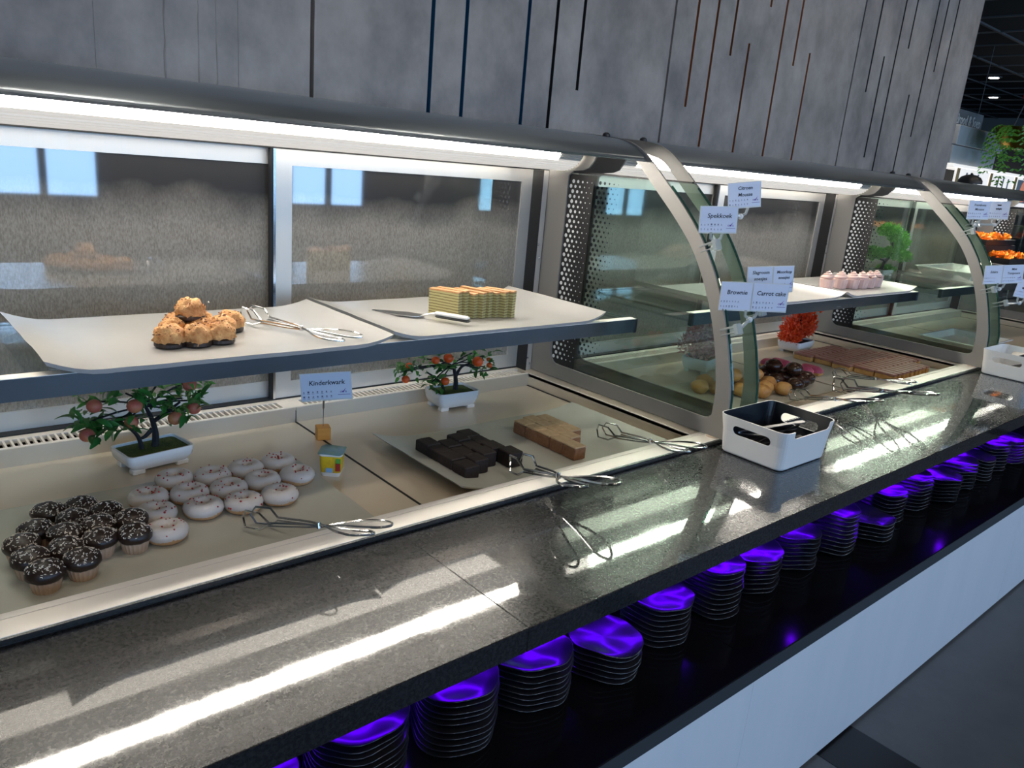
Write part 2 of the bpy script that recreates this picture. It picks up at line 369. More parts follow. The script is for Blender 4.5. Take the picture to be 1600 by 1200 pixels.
# ================================================================ THE ROOM
def struct(name, mb, mat, parent=None, smooth=False):
    o = mb.build(name, mat, parent, smooth)
    if not parent: o['kind'] = 'structure'
    return o
RX0, RX1, RY1 = -4.5, 15.0, 7.0
fl = struct('floor', MB().box(RX0, RX1, WIN_Y, RY1, -0.1, 0.0), m['floor_grey'])
MB().box(2.025, 2.235, WIN_Y + 0.01, 0.80, 0.0, 0.0015).build('floor_inlay', m['floor_black'], fl)
MB().box(6.225, 6.435, WIN_Y + 0.01, 0.80, 0.0, 0.0015).build('floor_inlay', m['floor_black'], fl)
ce = struct('ceiling', MB().box(RX0, RX1, WIN_Y, RY1, 3.0, 3.1), m['ceiling_black'])
x = 7.016 - 0.6 * 5
while x < RX1 - 0.3:
    MB().box(x - 0.012, x + 0.012, 2.0, RY1, 2.988, 3.0).build('grid_bar', m['grid_bar'], ce); x += 0.6
y = 2.772
while y < RY1 - 0.2:
    MB().box(4.0, RX1, y - 0.012, y + 0.012, 2.986, 2.9995).build('grid_bar', m['grid_bar'], ce); y += 0.6
struct('wall_left', MB().box(RX0 - 0.1, RX0, WIN_Y, RY1, 0, 3.0), m['room_wall'])
struct('wall_right', MB().box(RX1, RX1 + 0.1, WIN_Y, RY1, 0, 3.0), m['room_wall'])
struct('wall_rear', MB().box(RX0, RX1, RY1, RY1 + 0.1, 0, 3.0), m['ceiling_black'])
wf = MB().box(RX0, RX1, WIN_Y - 0.1, WIN_Y, 0, WIN_Z0).box(RX0, RX1, WIN_Y - 0.1, WIN_Y, WIN_Z1, 3.0)
ed = [RX0] + [e for x in WINX for e in (x - WIN_W / 2, x + WIN_W / 2)] + [RX1]
for a, b in zip(ed[0::2], ed[1::2]): wf.box(a, b, WIN_Y - 0.1, WIN_Y, WIN_Z0, WIN_Z1)
struct('wall_front', wf, m['room_wall'])
for i, x in enumerate(WINX):
    h = WIN_W / 2; f = MB()
    for (a, b, c, d) in ((x - h, x - h + .06, WIN_Z0, WIN_Z1), (x + h - .06, x + h, WIN_Z0, WIN_Z1), (x - .03, x + .03, WIN_Z0, WIN_Z1), (x - h, x + h, WIN_Z0, WIN_Z0 + .06), (x - h, x + h, WIN_Z1 - .06, WIN_Z1), (x - h, x + h, 2.05, 2.09)):
        f.box(a, b, WIN_Y - 0.08, WIN_Y - 0.03, c, d)
    wo = struct('window_%d' % (i + 1), f, m['window_frame_dark'])
    MB().box(x - h + .03, x + h - .03, WIN_Y - 0.058, WIN_Y - 0.052, WIN_Z0 + .03, WIN_Z1 - .03).build('pane', m['window_glass'], wo)

# ---- concrete panel wall with slots behind the display cases
WY = 2.10
wall = struct('wall_back', MB().box(-3.6, 5.425, WY + 0.045, WY + 0.20, 0, 3.0), m['slot_dark'])
def slot_panel(x0, x1, slots):
    """panel WY..WY+.045; slots: (xc, zlow, zhigh, mat index) open through the front"""
    mb = MB(); z0, z1 = 0.0, 3.0; yf, yb = WY, WY + 0.04; hw = 0.0070
    slots = sorted(slots); edges = [x0 + 0.006]
    for (xc, a, b, k) in slots:
        mb.add([(edges[-1], yf, z0), (xc - hw, yf, z0), (xc - hw, yf, z1), (edges[-1], yf, z1)], [(0, 1, 2, 3)])
        for (c, d) in ((z0, a), (b, z1)):
            if d - c > 1e-4: mb.add([(xc - hw, yf, c), (xc + hw, yf, c), (xc + hw, yf, d), (xc - hw, yf, d)], [(0, 1, 2, 3)])
        for xx in (xc - hw, xc + hw): mb.add([(xx, yf, a), (xx, yb, a), (xx, yb, b), (xx, yf, b)], [(0, 1, 2, 3)], k)
        mb.add([(xc - hw, yb, a), (xc + hw, yb, a), (xc + hw, yb, b), (xc - hw, yb, b)], [(0, 1, 2, 3)], 1)
        for zz in (a, b): mb.add([(xc - hw, yf, zz), (xc + hw, yf, zz), (xc + hw, yb, zz), (xc - hw, yb, zz)], [(0, 1, 2, 3)], k)
        edges.append(xc + hw)
    xe = x1 - 0.006
    mb.add([(edges[-1], yf, z0), (xe, yf, z0), (xe, yf, z1), (edges[-1], yf, z1)], [(0, 1, 2, 3)])
    for xx in (x0 + 0.006, xe): mb.add([(xx, yf, z0), (xx, yb, z0), (xx, yb, z1), (xx, yf, z1)], [(0, 1, 2, 3)])
    mb.add([(x0 + .004, yf, z1), (xe, yf, z1), (xe, yb, z1), (x0 + .004, yb, z1)], [(0, 1, 2, 3)])
    return mb.build('concrete_panel', [m['concrete'], m['slot_dark'], m['slot_blue'], m['slot_copper']], wall)
T = 3.0
slot_panel(-1.95, -0.45, []); slot_panel(-3.45, -1.95, [])
slot_panel(-0.45, 1.05, [])
slot_panel(1.05, 2.56, [(1.44, 1.0, T, 2), (1.566, 1.0, T, 2), (1.819, 1.0, T, 2), (1.945, 1.0, T, 1), (2.072, 1.864, T, 1)])
slot_panel(2.56, 4.014, [(2.699, 1.876, T, 3), (2.827, 1.729, T, 3), (2.952, 2.107, T, 3), (3.078, 1.0, 2.175, 3), (3.194, 2.338, T, 3), (3.320, 1.0, T, 3), (3.447, 2.135, T, 3), (3.575, 1.0, 2.209, 3)])
slot_panel(4.014, 5.44, [(4.182, 2.108, T, 1), (4.309, 1.788, 2.30, 1), (4.435, 1.0, T, 1), (4.563, 2.376, T, 1), (4.692, 1.0, 2.155, 1), (4.825, 1.938, T, 1), (4.943, 2.308, T, 1), (5.082, 1.0, T, 1)])
MB().box(5.425, 5.44, WY + 0.04, WY + 0.20, 0, 3.0).build('end_trim', m['concrete'], wall)
# board marks cast into the left panel
for xx, ww in ((0.51, .004), (0.845, .004)):
    MB().box(xx, xx + ww, WY - 0.0015, WY + 0.001, 0.0, 3.0).build('board_joint', m['concrete'], wall)
rng = random.Random(3)
for xx in (0.665, 0.745, 0.79):
    pts = []
    z = 1.6
    while z < 3.0: pts.append((xx + rng.uniform(-.0018, .0018), WY + 0.0002, z)); z += 0.03
    MB().tube(pts, [rng.uniform(.0008, .0032) for _ in pts], 5).build('board_joint', m['concrete'], wall)

# ================================================================ COUNTER
YG = 0.753
wt = empty('granite_worktop', (0, YG, 0.855), label='long polished black granite worktop in front of the glass display cases', cat='worktop')
def wpart(parent): return (-parent.location.x, -parent.location.y, -parent.location.z)
off = Vector(wpart(wt))
for a, b in ((-2.2, 0.7585), (0.7589, 2.3444), (2.3448, 4.6), (4.6004, 6.2)):
    MB().bbox(a, b, YG, 1.140, 0.855, 0.90, 0.0012).build('granite_slab', m['granite'], wt, loc=off)
cb = empty('counter_base', (0, 0.765, 0), label='low counter base with white front panels on a dark plinth', cat='counter')
off = Vector(wpart(cb))
for a, b in ((-2.2, -0.41), (-0.409, 1.5440), (1.5455, 3.50), (3.5015, 5.0), (5.0015, 6.2)):
    MB().bbox(a, b, 0.762, 0.785, 0.012, 0.468, 0.0015).build('front_panel', m['panel_white'], cb, loc=off)
MB().box(-2.2, 6.2, 0.79, 2.04, 0.0, 0.468).build('carcass', m['plinth'], cb, loc=off)
MB().box(-2.2, 6.2, 0.768, 0.79, 0.0, 0.012).build('plinth', m['plinth'], cb, loc=off)
MB().box(-2.2, 6.2, 1.20, 2.04, 0.512, 0.80).build('niche_back', m['slab_black'], cb, loc=off)
for xx in (-2.2, 6.18): MB().box(xx, xx + .02, 0.80, 1.20, 0.512, 0.855).build('niche_end', m['slab_black'], cb, loc=off)
ps = empty('plate_shelf', (0, 0.756, 0.468), label='glossy black shelf slab under the worktop carrying stacked plates', cat='shelf')
off = Vector(wpart(ps))
for a, b in ((-2.2, 1.5447), (1.5453, 6.2)):
    MB().bbox(a, b, 0.756, 1.20, 0.4685, 0.512, 0.0015).build('slab', m['slab_black'], ps, loc=off)
    MB().box(a, b, 0.7545, 0.7558, 0.470, 0.510).build('edge_strip', m['edge_grey'], ps, loc=off)
# violet lamps under the worktop
NL = 0
xx = -0.18
while xx < 4.6:
    NL += 1
    t = empty('led_lamp', (xx, 1.00, 0.855), label='small violet lamp fixed under the worktop, %s from the left' % ORD[min(NL, 20)], cat='lamp', group='violet lamps under the worktop')
    MB().lathe([(0.02, 0), (0.02, -0.010), (0.014, -0.010)], 14).build('housing', m['black_plastic'], t)
    MB().lathe([(0.0135, -0.0085), (0.011, -0.015), (0.004, -0.018)], 12).build('lens', m['led_violet'], t, True)
    xx += 1.20
st_ = empty('led_strip', (2.0, 1.1995, 0.775), label='violet light strip along the rear wall of the plate niche', cat='light strip')
MB().box(-2.6, 2.9, -.008, 0, 0, .035).build('channel', m['black_plastic'], st_); MB().box(-2.6, 2.9, -.011, -.0081, .005, .030).build('diffuser', m['led_strip_violet'], st_)
# ================================================================ DISPLAY CASES
OUTER = [(1.108, .915), (1.110, 1.035), (1.128, 1.121), (1.149, 1.194), (1.176, 1.268), (1.212, 1.343), (1.247, 1.400), (1.290, 1.457), (1.357, 1.525), (1.428, 1.587), (1.487, 1.637), (1.544, 1.674), (1.615, 1.694), (1.75, 1.702)]
INNER = [(1.158, .974), (1.158, 1.040), (1.170, 1.111), (1.191, 1.190), (1.224, 1.276), (1.268, 1.359), (1.315, 1.425), (1.385, 1.495), (1.455, 1.556), (1.512, 1.606), (1.560, 1.642), (1.625, 1.660)]
def arc_at(z):
    for (a, b), (c, d) in zip(OUTER, OUTER[1:]):
        if b <= z <= d: return a + (c - a) * (z - b) / (d - b)
outer_s = [(p.x, p.y) for p in catmull([(a, b, 0) for a, b in OUTER], 4)]
inner_s = [(p.x, p.y) for p in catmull([(a, b, 0) for a, b in INNER], 4)]
frame_outer = outer_s + [(1.99, 1.714), (2.0, 1.60), (1.905, 1.585), (1.905, .915)]
frame_hole = inner_s + [(1.675, 1.660), (1.70, 1.648), (1.712, 1.625), (1.73, 1.603), (1.755, 1.594), (1.795, 1.590), (1.815, 1.575), (1.815, 1.0), (1.811, .980), (1.801, .968), (1.785, .961), (1.185, .961), (1.170, .964)]
frame_me = None; pane_me = None
pane_outline = [p for p in outer_s if p[1] <= 1.584] + [(1.424, 1.584), (1.90, 1.584), (1.90, .918)]
# local (x=Y, y=Z) -> world: rotate so local x->Y, y->Z, z->X
ROT_YZ = Matrix(((0, 0, 1), (1, 0, 0), (0, 1, 0))).to_euler()
def end_panel(case, X, side):
    """side=+1: right end (steel inside = towards -X, glass outside)"""
    global frame_me, pane_me
    if frame_me is None:
        frame_me = flat_plate('end_frame', frame_outer, [frame_hole], 0.006, m['steel_frame'])
        pane_me = flat_plate('glass_pane', pane_outline, [], 0.006, m['end_glass'])
    fr = link('end_frame', frame_me, case, (X - side * 0.0032, 0, 0), ROT_YZ)
    link('glass_pane', pane_me, fr); bpy.context.view_layer.update()
    fr.children[0].location = (0, 0, side * 0.0064)
    # polished green edge of the pane along the curve and black top edge
    eg = [p for p in outer_s if p[1] <= 1.58 and p[1] > 0.93]
    e = MB(); e.tube([(p[0] - .0012, p[1], side * 0.0064) for p in eg], 0.0034, 6).build('glass_edge', m['glass_edge'], fr, True)
    MB().box(1.432, 1.90, 1.5842, 1.5890, side * 0.0064 - .0035, side * 0.0064 + .0035).build('glass_cap', m['dark_gap'], fr)
    # printed dot screen beside the rear post
    d = MB(); bk = MB()
    dirn = -side
    zz = 0.985; row = 0
    while zz < 1.565:
        for c in range(5):
            yy = 1.806 - 0.020 * c - (0.010 if row % 2 else 0)
            rr = (0.0062, 0.0050, 0.0038, 0.0024, 0.0014)[c]
            if not (yy > 1.845):
                if side > 0: d.lathe([(rr, 0.0)], 10, (yy, zz, -0.0034 + .0064), cap=False); d.f.append(tuple(range(len(d.v) - 10, len(d.v)))); d.m.append(0)
                else: d.lathe([(rr, 0.0)], 10, (yy, zz, -0.0034 - .0064 ), cap=False); d.f.append(tuple(range(len(d.v) - 10, len(d.v)))); d.m.append(0)
        zz += 0.0155; row += 1
    if side > 0:
        bk.box(1.708, 1.817, 0.963, 1.580, 0.0064 - .0032, 0.0064 - .0030 - .0001).build('dark_band', m['dark_gap'], fr)
    tag(d.build('dot_print', m['card_edge'] if side > 0 else m['dark_gap'], fr), kind='stuff')
    return fr
CASES = []
RZ = 0.912
def display_case(x0, idx, label, detail=True):
    x1 = x0 + 1.80
    c = empty('display_case', (0, 0, 0), label=label, cat='display case', group='curved glass display cases')
    CASES.append(c)
    xi0, xi1, xm = x0 + 0.05, x1 - 0.05, x0 + 0.90
    # rim
    MB().box(x0 - .03, x1 + .03, 1.127, 1.1725, 0.902, RZ).build('front_rim', m['steel'], c)
    MB().box(x0 - .03, x1 + .03, 1.1745, 1.190, 0.902, RZ).build('rim_flange', m['steel'], c)
    MB().box(x0 - .03, x1 + .03, 1.1205, 1.1268, 0.9035, 0.9112).build('front_lip', m['steel_beam'], c)
    MB().box(x0 - .03, x1 + .03, 1.123, 1.20, 0.8995, 0.9022).build('gasket', m['dark_gap'], c)
    for (a, b) in ((x0 - .0, xi0), (xi1, x1)):
        MB().box(a, b, 1.1905, 1.97, 0.902, RZ).build('side_rim', m['steel_pan'], c)
        k = (b - 0.004 if a < xm else a)
        MB().box(k, k + 0.004, 1.1905, 1.866, RZ, RZ + 0.0015).build('rim_edge', m['steel'], c)
    # pans
    for k, (a, b) in enumerate(((xi0, xm - 0.0015), (xm + 0.0015, xi1))):
        pn = MB()
        pn.box(a, b, 1.190, 1.866, 0.864, 0.870)
        pn.box(a, b, 1.1865, 1.190, 0.864, 0.902); pn.box(a, b, 1.866, 1.8695, 0.864, 0.911)
        if k == 0: pn.box(a - .003, a, 1.1865, 1.8695, 0.864, 0.911)
        else: pn.box(b, b + .003, 1.1865, 1.8695, 0.864, 0.911)
        pn.build('pan', m['steel_pan'], c)
    g = MB(); g.box(xi1 - .006, xi1 - .0005, 1.191, 1.8655, 0.8702, 0.8716); g.box(xi0 + .0005, xi0 + .006, 1.191, 1.8655, 0.8702, 0.8716); g.box(xm - .003, xm + .003, 1.191, 1.8655, 0.8701, 0.8707)
    g.build('pan_seal', m['dark_gap'], c)
    MB().box(x0, x1, 1.15, 2.0, 0.80, 0.858).build('base_tray', m['plinth'], c)
    # rear ledge with vent
    MB().box(xi0, xi1, 1.8697, 1.879, 0.902, RZ).box(xi0, xi1, 1.924, 1.992, 0.902, RZ).build('rear_ledge', m['steel'], c)
    vg = MB().box(xi0, xi1, 1.879, 1.924, 0.861, 0.864).build('vent_grille', m['dark_gap'], c)
    pitch = 0.0145; n = int((xi1 - xi0 - .02) / pitch); sm = MB().box(-.0024, .0024, 1.879, 1.924, 0.902, RZ - .0004).mesh('slat', m['steel'])
    blocks = [0]
    if detail:
        for i in range(n + 1):
            xx = xi0 + 0.01 + i * pitch
            link('slat', sm, vg, (xx, 0, 0))
        MB().box(xm - .03, xm + .03, 1.879, 1.924, 0.902, RZ - .0002).build('slat_plate', m['steel'], vg)
    else:
        sl = MB()
        for i in range(n + 1): xx = xi0 + 0.01 + i * pitch; sl.box(xx - .0024, xx + .0024, 1.879, 1.924, 0.902, RZ)
        tag(sl.build('slat', m['steel'], vg), kind='stuff')
    # sliding doors
    for k, (a, b, y0) in enumerate(((x0 + .015, xm + .02, 1.972), (xm - .022, x1 - .035, 1.950))):
        y1 = y0 + 0.014; z0, z1 = 0.916, 1.582; st = 0.046
        fm = MB()
        fm.box(a, a + st, y0, y1, z0, z1); fm.box(b - st, b, y0, y1, z0, z1); fm.box(a + st, b - st, y0, y1, z1 - .040, z1); fm.box(a + st, b - st, y0, y1, z0, z0 + .045)
        dr = fm.build('sliding_door', m['steel_v'], c)
        MB().box(a + st - .004, b - st + .004, y0 + .004, y0 + .010, z0 + .04, z1 - .036).build('door_glass', m['door_glass'], dr)
        if k == 1:
            MB().box(a - .007, a - .0005, y0 - .004, y1 + .004, z0, z1).build('edge_profile', m['chrome'], dr)
            MB().box(a - .013, a - .0072, y0 + .0, y1, z0, z1).build('seal', m['dark_gap'], dr)
    MB().box(x0, x1, 1.946, 2.0, 1.583, 1.5885).build('door_track', m['dark_gap'], c)
    MB().box(x0, x1, 1.946, 2.0, 0.9125, 0.9155).build('door_track', m['dark_gap'], c)
    MB().box(x0 + .001, x1 - .001, 1.995, 2.0, 0.80, 1.70).build('rear_panel', m['dark_gap'], c)
    # rear corner posts
    for (a, b) in ((x0 + .008, x0 + .034), (x1 - .034, x1 - .008)):
        po = MB().box(a, b, 1.905, 1.945, RZ, 1.583).build('corner_post', m['steel_v'], c)
        rv = MB().sphere((0, 0, 0), 0.0042, 8, 6, sc=(1, .6, 1)).mesh('rivet', m['chrome'], 'all')
        for zz in (0.935, 0.955, 1.30, 1.345):
            link('rivet', rv, po, ((a + b) / 2 - .006 + (0.01 if zz in (.935, 1.30) else 0), 1.904, zz))
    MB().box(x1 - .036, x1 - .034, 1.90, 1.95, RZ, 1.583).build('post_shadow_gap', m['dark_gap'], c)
    # end panels
    end_panel(c, x0, -1); end_panel(c, x1, 1)
    # canopy sheet
    prof = catmull([(0, 2.085, 1.718), (0, 1.90, 1.712), (0, 1.74, 1.7015), (0, 1.62, 1.692), (0, 1.555, 1.674), (0, 1.515, 1.648), (0, 1.507, 1.638)], 5)
    rings = []
    for xx in (x0 + .004, x1 - .004):
        up = [Vector((xx, p.y, p.z)) for p in prof]; lo = [Vector((xx, p.y + .003, p.z - .005)) for p in reversed(prof)]
        rings.append(up + lo)
    cn = MB().loft(rings).build('canopy', m['canopy_steel'], c, True)
    rg = []
    for xx in (x0 + .006, x1 - .006):
        a_ = [Vector((xx, p.y + .0045, p.z - .0062)) for p in prof[:-2]]; rg.append(a_ + [Vector((v.x, v.y + .001, v.z - .0015)) for v in reversed(a_)])
    MB().loft(rg).build('canopy_lining', m['canopy_lining'], cn, True)  # dark sheet added so the lit underside reflects less in the granite
    # lamp: ribbed cover, lit section, end caps
    def shell(t0, t1, xa, xb, nrib, off=0.0):
        rr = []
        N = nrib * 4
        pts = []
        for i in range(N + 1):
            t = math.radians(t0 + (t1 - t0) * i / N); am = 1.0 + (0.018 if (i % 4) in (1, 2) else -0.018)
            pts.append((1.835 - (0.095 + off) * am * math.cos(t), 1.657 - (0.069 + off) * am * math.sin(t)))
        ring = lambda xx: [Vector((xx, p[0], p[1])) for p in pts] + [Vector((xx, p[0] + .004, p[1] + .003)) for p in reversed(pts)]
        return MB().loft([ring(xa), ring(xb)])
    fx = shell(33, 92, x0 + .02, x1 - .022, 8).build('lamp_cover', m['diffuser_dim'], c)
    shell(3, 33, x0 + .115, x1 - .118, 6).build('lamp_diffuser', m['tube_lamp'], fx)
    shell(3, 33, x0 + .02, x0 + .1145, 6).build('lamp_cover_end', m['diffuser_end'], fx)
    shell(3, 33, x1 - .1175, x1 - .022, 6).build('lamp_cover_end', m['diffuser_end'], fx)
    MB().box(x0 + .02, x1 - .022, 1.745, 1.94, 1.662, 1.690).build('lamp_housing', m['white_plastic'], fx)
    MB().box(x0 + .115, x1 - .118, 1.842, 1.944, 1.591, 1.598).build('lamp_underside', m['tube_soft'], fx)  # glowing panel added to send fill light down onto doors and pans
    # small bolts on the canopy ends
    for xx in (x0 + .02, x1 - .02):
        MB().lathe([(0.012, 0), (0.011, .007), (0.005, .011)], 12, (xx, 1.66, 1.697)).build('bolt_cap', m['black_plastic'], c, True)
    # foot pads of the frame
    for xx in (x1 - .004,):
        MB().lathe([(0.018, 0), (0.018, .003)], 18, (xx + .006, 1.148, RZ + .0003)).build('foot_pad', m['beige_pad'], c)
    MB().box(x0 - .006, x0 + .004, 1.104, 1.128, RZ, .985).box(x1 - .004, x1 + .006, 1.104, 1.112, RZ, .965).build('foot_clamp', m['dark_gap'], c)
    return c
display_case(0.0, 0, 'nearest curved glass display case holding muffins, donuts and brownies')
display_case(1.93, 1, 'middle curved glass display case holding cream puffs and caramel slices')
display_case(3.86, 2, 'farthest curved glass display case with the green bonsai', detail=False)
# covers between the cases
for a, lab in ((1.8125, 'narrow steel strip closing the gap between the near and middle cases'), (3.7425, 'narrow steel strip closing the gap between the middle and far cases')):
    MBt = MB().box(a + .02, a + .085, 1.128, 1.99, 0.902, 0.9105)
    tag(MBt.build('gap_cover', m['steel_frame']), lab, 'cover strip')

# glass shelves
def glass_shelf(x0, lab):
    a, b = x0 + 0.06, x0 + 1.725; zt = 1.197
    t = empty('glass_shelf', ((a + b) / 2, 1.6, 1.16), label=lab, cat='shelf', group='glass shelves in the display cases')
    off = Vector((-(a + b) / 2, -1.6, -1.16))
    out = [(a, 1.422), (b, 1.422), (b, 1.80), (b - .012, 1.822), (b - .03, 1.83), (a + .03, 1.83), (a + .012, 1.822), (a, 1.80)]
    me = flat_plate('glass', out, [], 0.008, m['shelf_glass']); o = link('glass', me, t, off + Vector((0, 0, zt - .004)))
    MB().tube([(p[0], p[1], zt - .004) for p in out[1:]], 0.0018, 4).build('glass_edge', m['glass_edge'], o, loc=(0, 0, -(zt - .004)))
    MB().box(a, b, 1.408, 1.4215, 1.160, 1.198).build('front_beam', m['steel_beam'], t, loc=off)
    MB().box(a, b, 1.4075, 1.434, 1.1981, 1.1993).build('beam_top_edge', m['steel'], t, loc=off)
    for xx in (a - .0, b - .006): MB().bbox(xx - .002, xx + .008, 1.4055, 1.4225, 1.158, 1.1995, .002).build('beam_cap', m['black_plastic'], t, loc=off)
    for xx in (a + .0, b - .03):
        MB().box(xx, xx + .03, 1.423, 1.93, 1.170, 1.1885).build('bracket', m['steel_beam'] if 0 else m['shelf_glass'], t, loc=off)
    for xx in (a + .20, (a + b) / 2, b - .25):
        MB().lathe([(.009, 0), (.009, .003)], 10, (xx, 1.445, 1.1975)).build('rubber_stop', m['clear_plastic'], t, loc=off)
    return t
glass_shelf(0.0, 'glass shelf with steel front beam holding macaroons and layer cake')
glass_shelf(1.93, 'glass shelf with steel front beam holding pink mousse cups')
glass_shelf(3.86, 'glass shelf with steel front beam in the farthest case')

# ================================================================ TRAYS
def curl_tray(x0, x1, y0, y1, z, label, mat='melamine', curl_l=0.018, curl_r=0.018, edge=0.09, cy=0.004, rz=0.0, group=None, th=0.009, wav=0.0008):
    nx, ny = 30, 8; cx, cy0 = (x0 + x1) / 2, (y0 + y1) / 2
    top = []
    for j in range(ny + 1):
        for i in range(nx + 1):
            u = i / nx; v = j / ny; xx = (x0 + (x1 - x0) * u); yy = y0 + (y1 - y0) * v
            dl = max(0, 1 - (xx - x0) / edge); dr = max(0, 1 - (x1 - xx) / edge)
            h = curl_l * dl ** 2 + curl_r * dr ** 2 + cy * abs(2 * v - 1) ** 3
            k = noise.noise(Vector((xx * 9, yy * 9, z * 7))) * wav
            top.append((xx - cx + (noise.noise(Vector((yy * 14, xx, 3))) * .003 if i in (0, nx) else 0), yy - cy0 + (noise.noise(Vector((xx * 14, yy, 1))) * .003 if j in (0, ny) else 0), th + h + abs(k)))
    bot = [(p[0] * .985, p[1] * .985, max(p[2] - th, 0.0)) for p in top]
    N = (nx + 1); fs = []
    tot = len(top)
    for j in range(ny):
        for i in range(nx):
            a = j * N + i; fs.append((a, a + 1, a + N + 1, a + N)); fs.append((tot + a, tot + a + N, tot + a + N + 1, tot + a + 1))
    per = [i for i in range(N)] + [j * N + nx for j in range(1, ny + 1)] + [ny * N + i for i in range(nx - 1, -1, -1)] + [j * N for j in range(ny - 1, 0, -1)]
    for a, b in zip(per, per[1:] + per[:1]): fs.append((a, tot + a, tot + b, b))
    mb = MB(); mb.add(top + bot, fs)
    o = mb.build('serving_tray', m[mat], None, True, (cx, cy0, z), (0, 0, rz))
    return tag(o, label, 'tray', group)
SZ = 1.1975        # shelf glass top
curl_tray(0.235, 0.893, 1.385, 1.80, SZ, 'white melamine tray with curled ends under the coconut macaroons', curl_l=.022, curl_r=.016, cy=.0, group='white trays on the glass shelves')
curl_tray(0.905, 1.585, 1.405, 1.82, SZ, 'white melamine tray with curled ends under the layer cake', curl_l=.018, curl_r=.022, cy=0, group='white trays on the glass shelves')
curl_tray(2.17, 2.97, 1.41, 1.80, SZ, 'empty white tray on the middle case shelf, left of the mousse cups', curl_l=.022, cy=0, group='white trays on the glass shelves')
curl_tray(2.985, 3.63, 1.41, 1.80, SZ, 'white tray carrying the pink mousse cups', cy=0, group='white trays on the glass shelves')
PZ = 0.870
curl_tray(0.062, 0.775, 1.245, 1.635, PZ, 'pale flat tray under the muffins and donuts', 'paper_tray', curl_l=.0, curl_r=.004, cy=0, th=.006)
curl_tray(0.985, 1.715, 1.235, 1.615, PZ, 'pale tray with upturned corner under brownies and carrot cake', 'paper_tray', curl_l=.030, curl_r=.012, cy=0, edge=.16, th=.006)
curl_tray(2.12, 2.86, 1.30, 1.63, PZ, 'pale tray under the cream puffs and chocolate puffs', 'paper_tray', curl_l=.01, curl_r=.0, cy=0, th=.006)
curl_tray(2.875, 3.665, 1.235, 1.70, PZ, 'pale paper-lined tray under the caramel slices', 'paper_tray', curl_l=.0, curl_r=.0, cy=0, th=.006)
TZ = PZ + 0.0065; STZ = SZ + 0.0098

def relax(pts, d, it=60):
    P_ = [list(p) for p in pts]
    for _ in range(it):
        for i in range(len(P_)):
            for j in range(i):
                dx, dy = P_[i][0] - P_[j][0], P_[i][1] - P_[j][1]; L = math.hypot(dx, dy)
                if 1e-9 < L < d:
                    k = (d - L) / L / 2; P_[i][0] += dx * k; P_[i][1] += dy * k; P_[j][0] -= dx * k; P_[j][1] -= dy * k
    return P_
# ================================================================ MUFFINS
def muffin_meshes():
    fl = lambda a: 1 + 0.035 * math.cos(22 * a)
    case = MB().lathe([(0.0195, 0), (0.0255, 0.028), (0.0245, 0.029), (0.019, 0.02)], 66, rf=fl).mesh('paper_case', m['muffin_case'])
    def dsp(d): return 0.07 * noise.noise(d * 2.2) + 0.03 * noise.noise(d * 6)
    crown = MB().sphere((0, 0, 0.031), 0.0295, 20, 12, sc=(1, 1, .62), disp=dsp).mesh('chocolate_crown', m['chocolate'], 'all')
    sp = MB(); rr = random.Random(11)
    for _ in range(110):
        a = rr.uniform(0, 2 * PI); e = math.acos(rr.uniform(0.28, 1)); d = Vector((math.sin(e) * math.cos(a), math.sin(e) * math.sin(a), math.cos(e)))
        k = 0.0295 * (1 + dsp(d)) * 1.015; p = Vector((d.x * k, d.y * k, 0.031 + d.z * k * .62)); b = rr.uniform(0, PI)
        t = d.orthogonal().normalized(); t2 = d.cross(t); tt = t * math.cos(b) + t2 * math.sin(b)
        sp.tube([p - tt * .0016, p + tt * .0016], rr.uniform(.00045, .0007), 4)
    return case, crown, sp.mesh('sprinkles', m['sprinkle_white'])
mm = muffin_meshes()
mp = {1: (.244, 1.515), 2: (.297, 1.514), 3: (.329, 1.468), 4: (.356, 1.414), 5: (.275, 1.461), 6: (.305, 1.421), 7: (.212, 1.444), 8: (.246, 1.413), 9: (.293, 1.363), 10: (.345, 1.353), 11: (.185, 1.403), 12: (.185, 1.354), 13: (.242, 1.358), 14: (.252, 1.304), 15: (.196, 1.292)}
keys = list(mp); pts = relax([mp[k] for k in keys], 0.0545); mp = dict(zip(keys, pts))
rows = [('back', [1, 2, 3, 4]), ('second', [7, 5, 6, 10]), ('third', [11, 8, 9]), ('fourth', [12, 13]), ('front', [15, 14])]
rr = random.Random(5)
for rn, ids in rows:
    for q, k in enumerate(ids):
        t = empty('muffin', (mp[k][0], mp[k][1], TZ), rr.uniform(0, 6.28), 'chocolate-topped mini muffin with white flakes, %s from the left in the %s row' % (ORD[q + 1], rn), 'muffin', 'chocolate mini muffins')
        for n_, me in zip(('paper_case', 'chocolate_crown', 'flakes'), mm):
            o = link(n_, me, t)
            if n_ == 'flakes': o['kind'] = 'stuff'
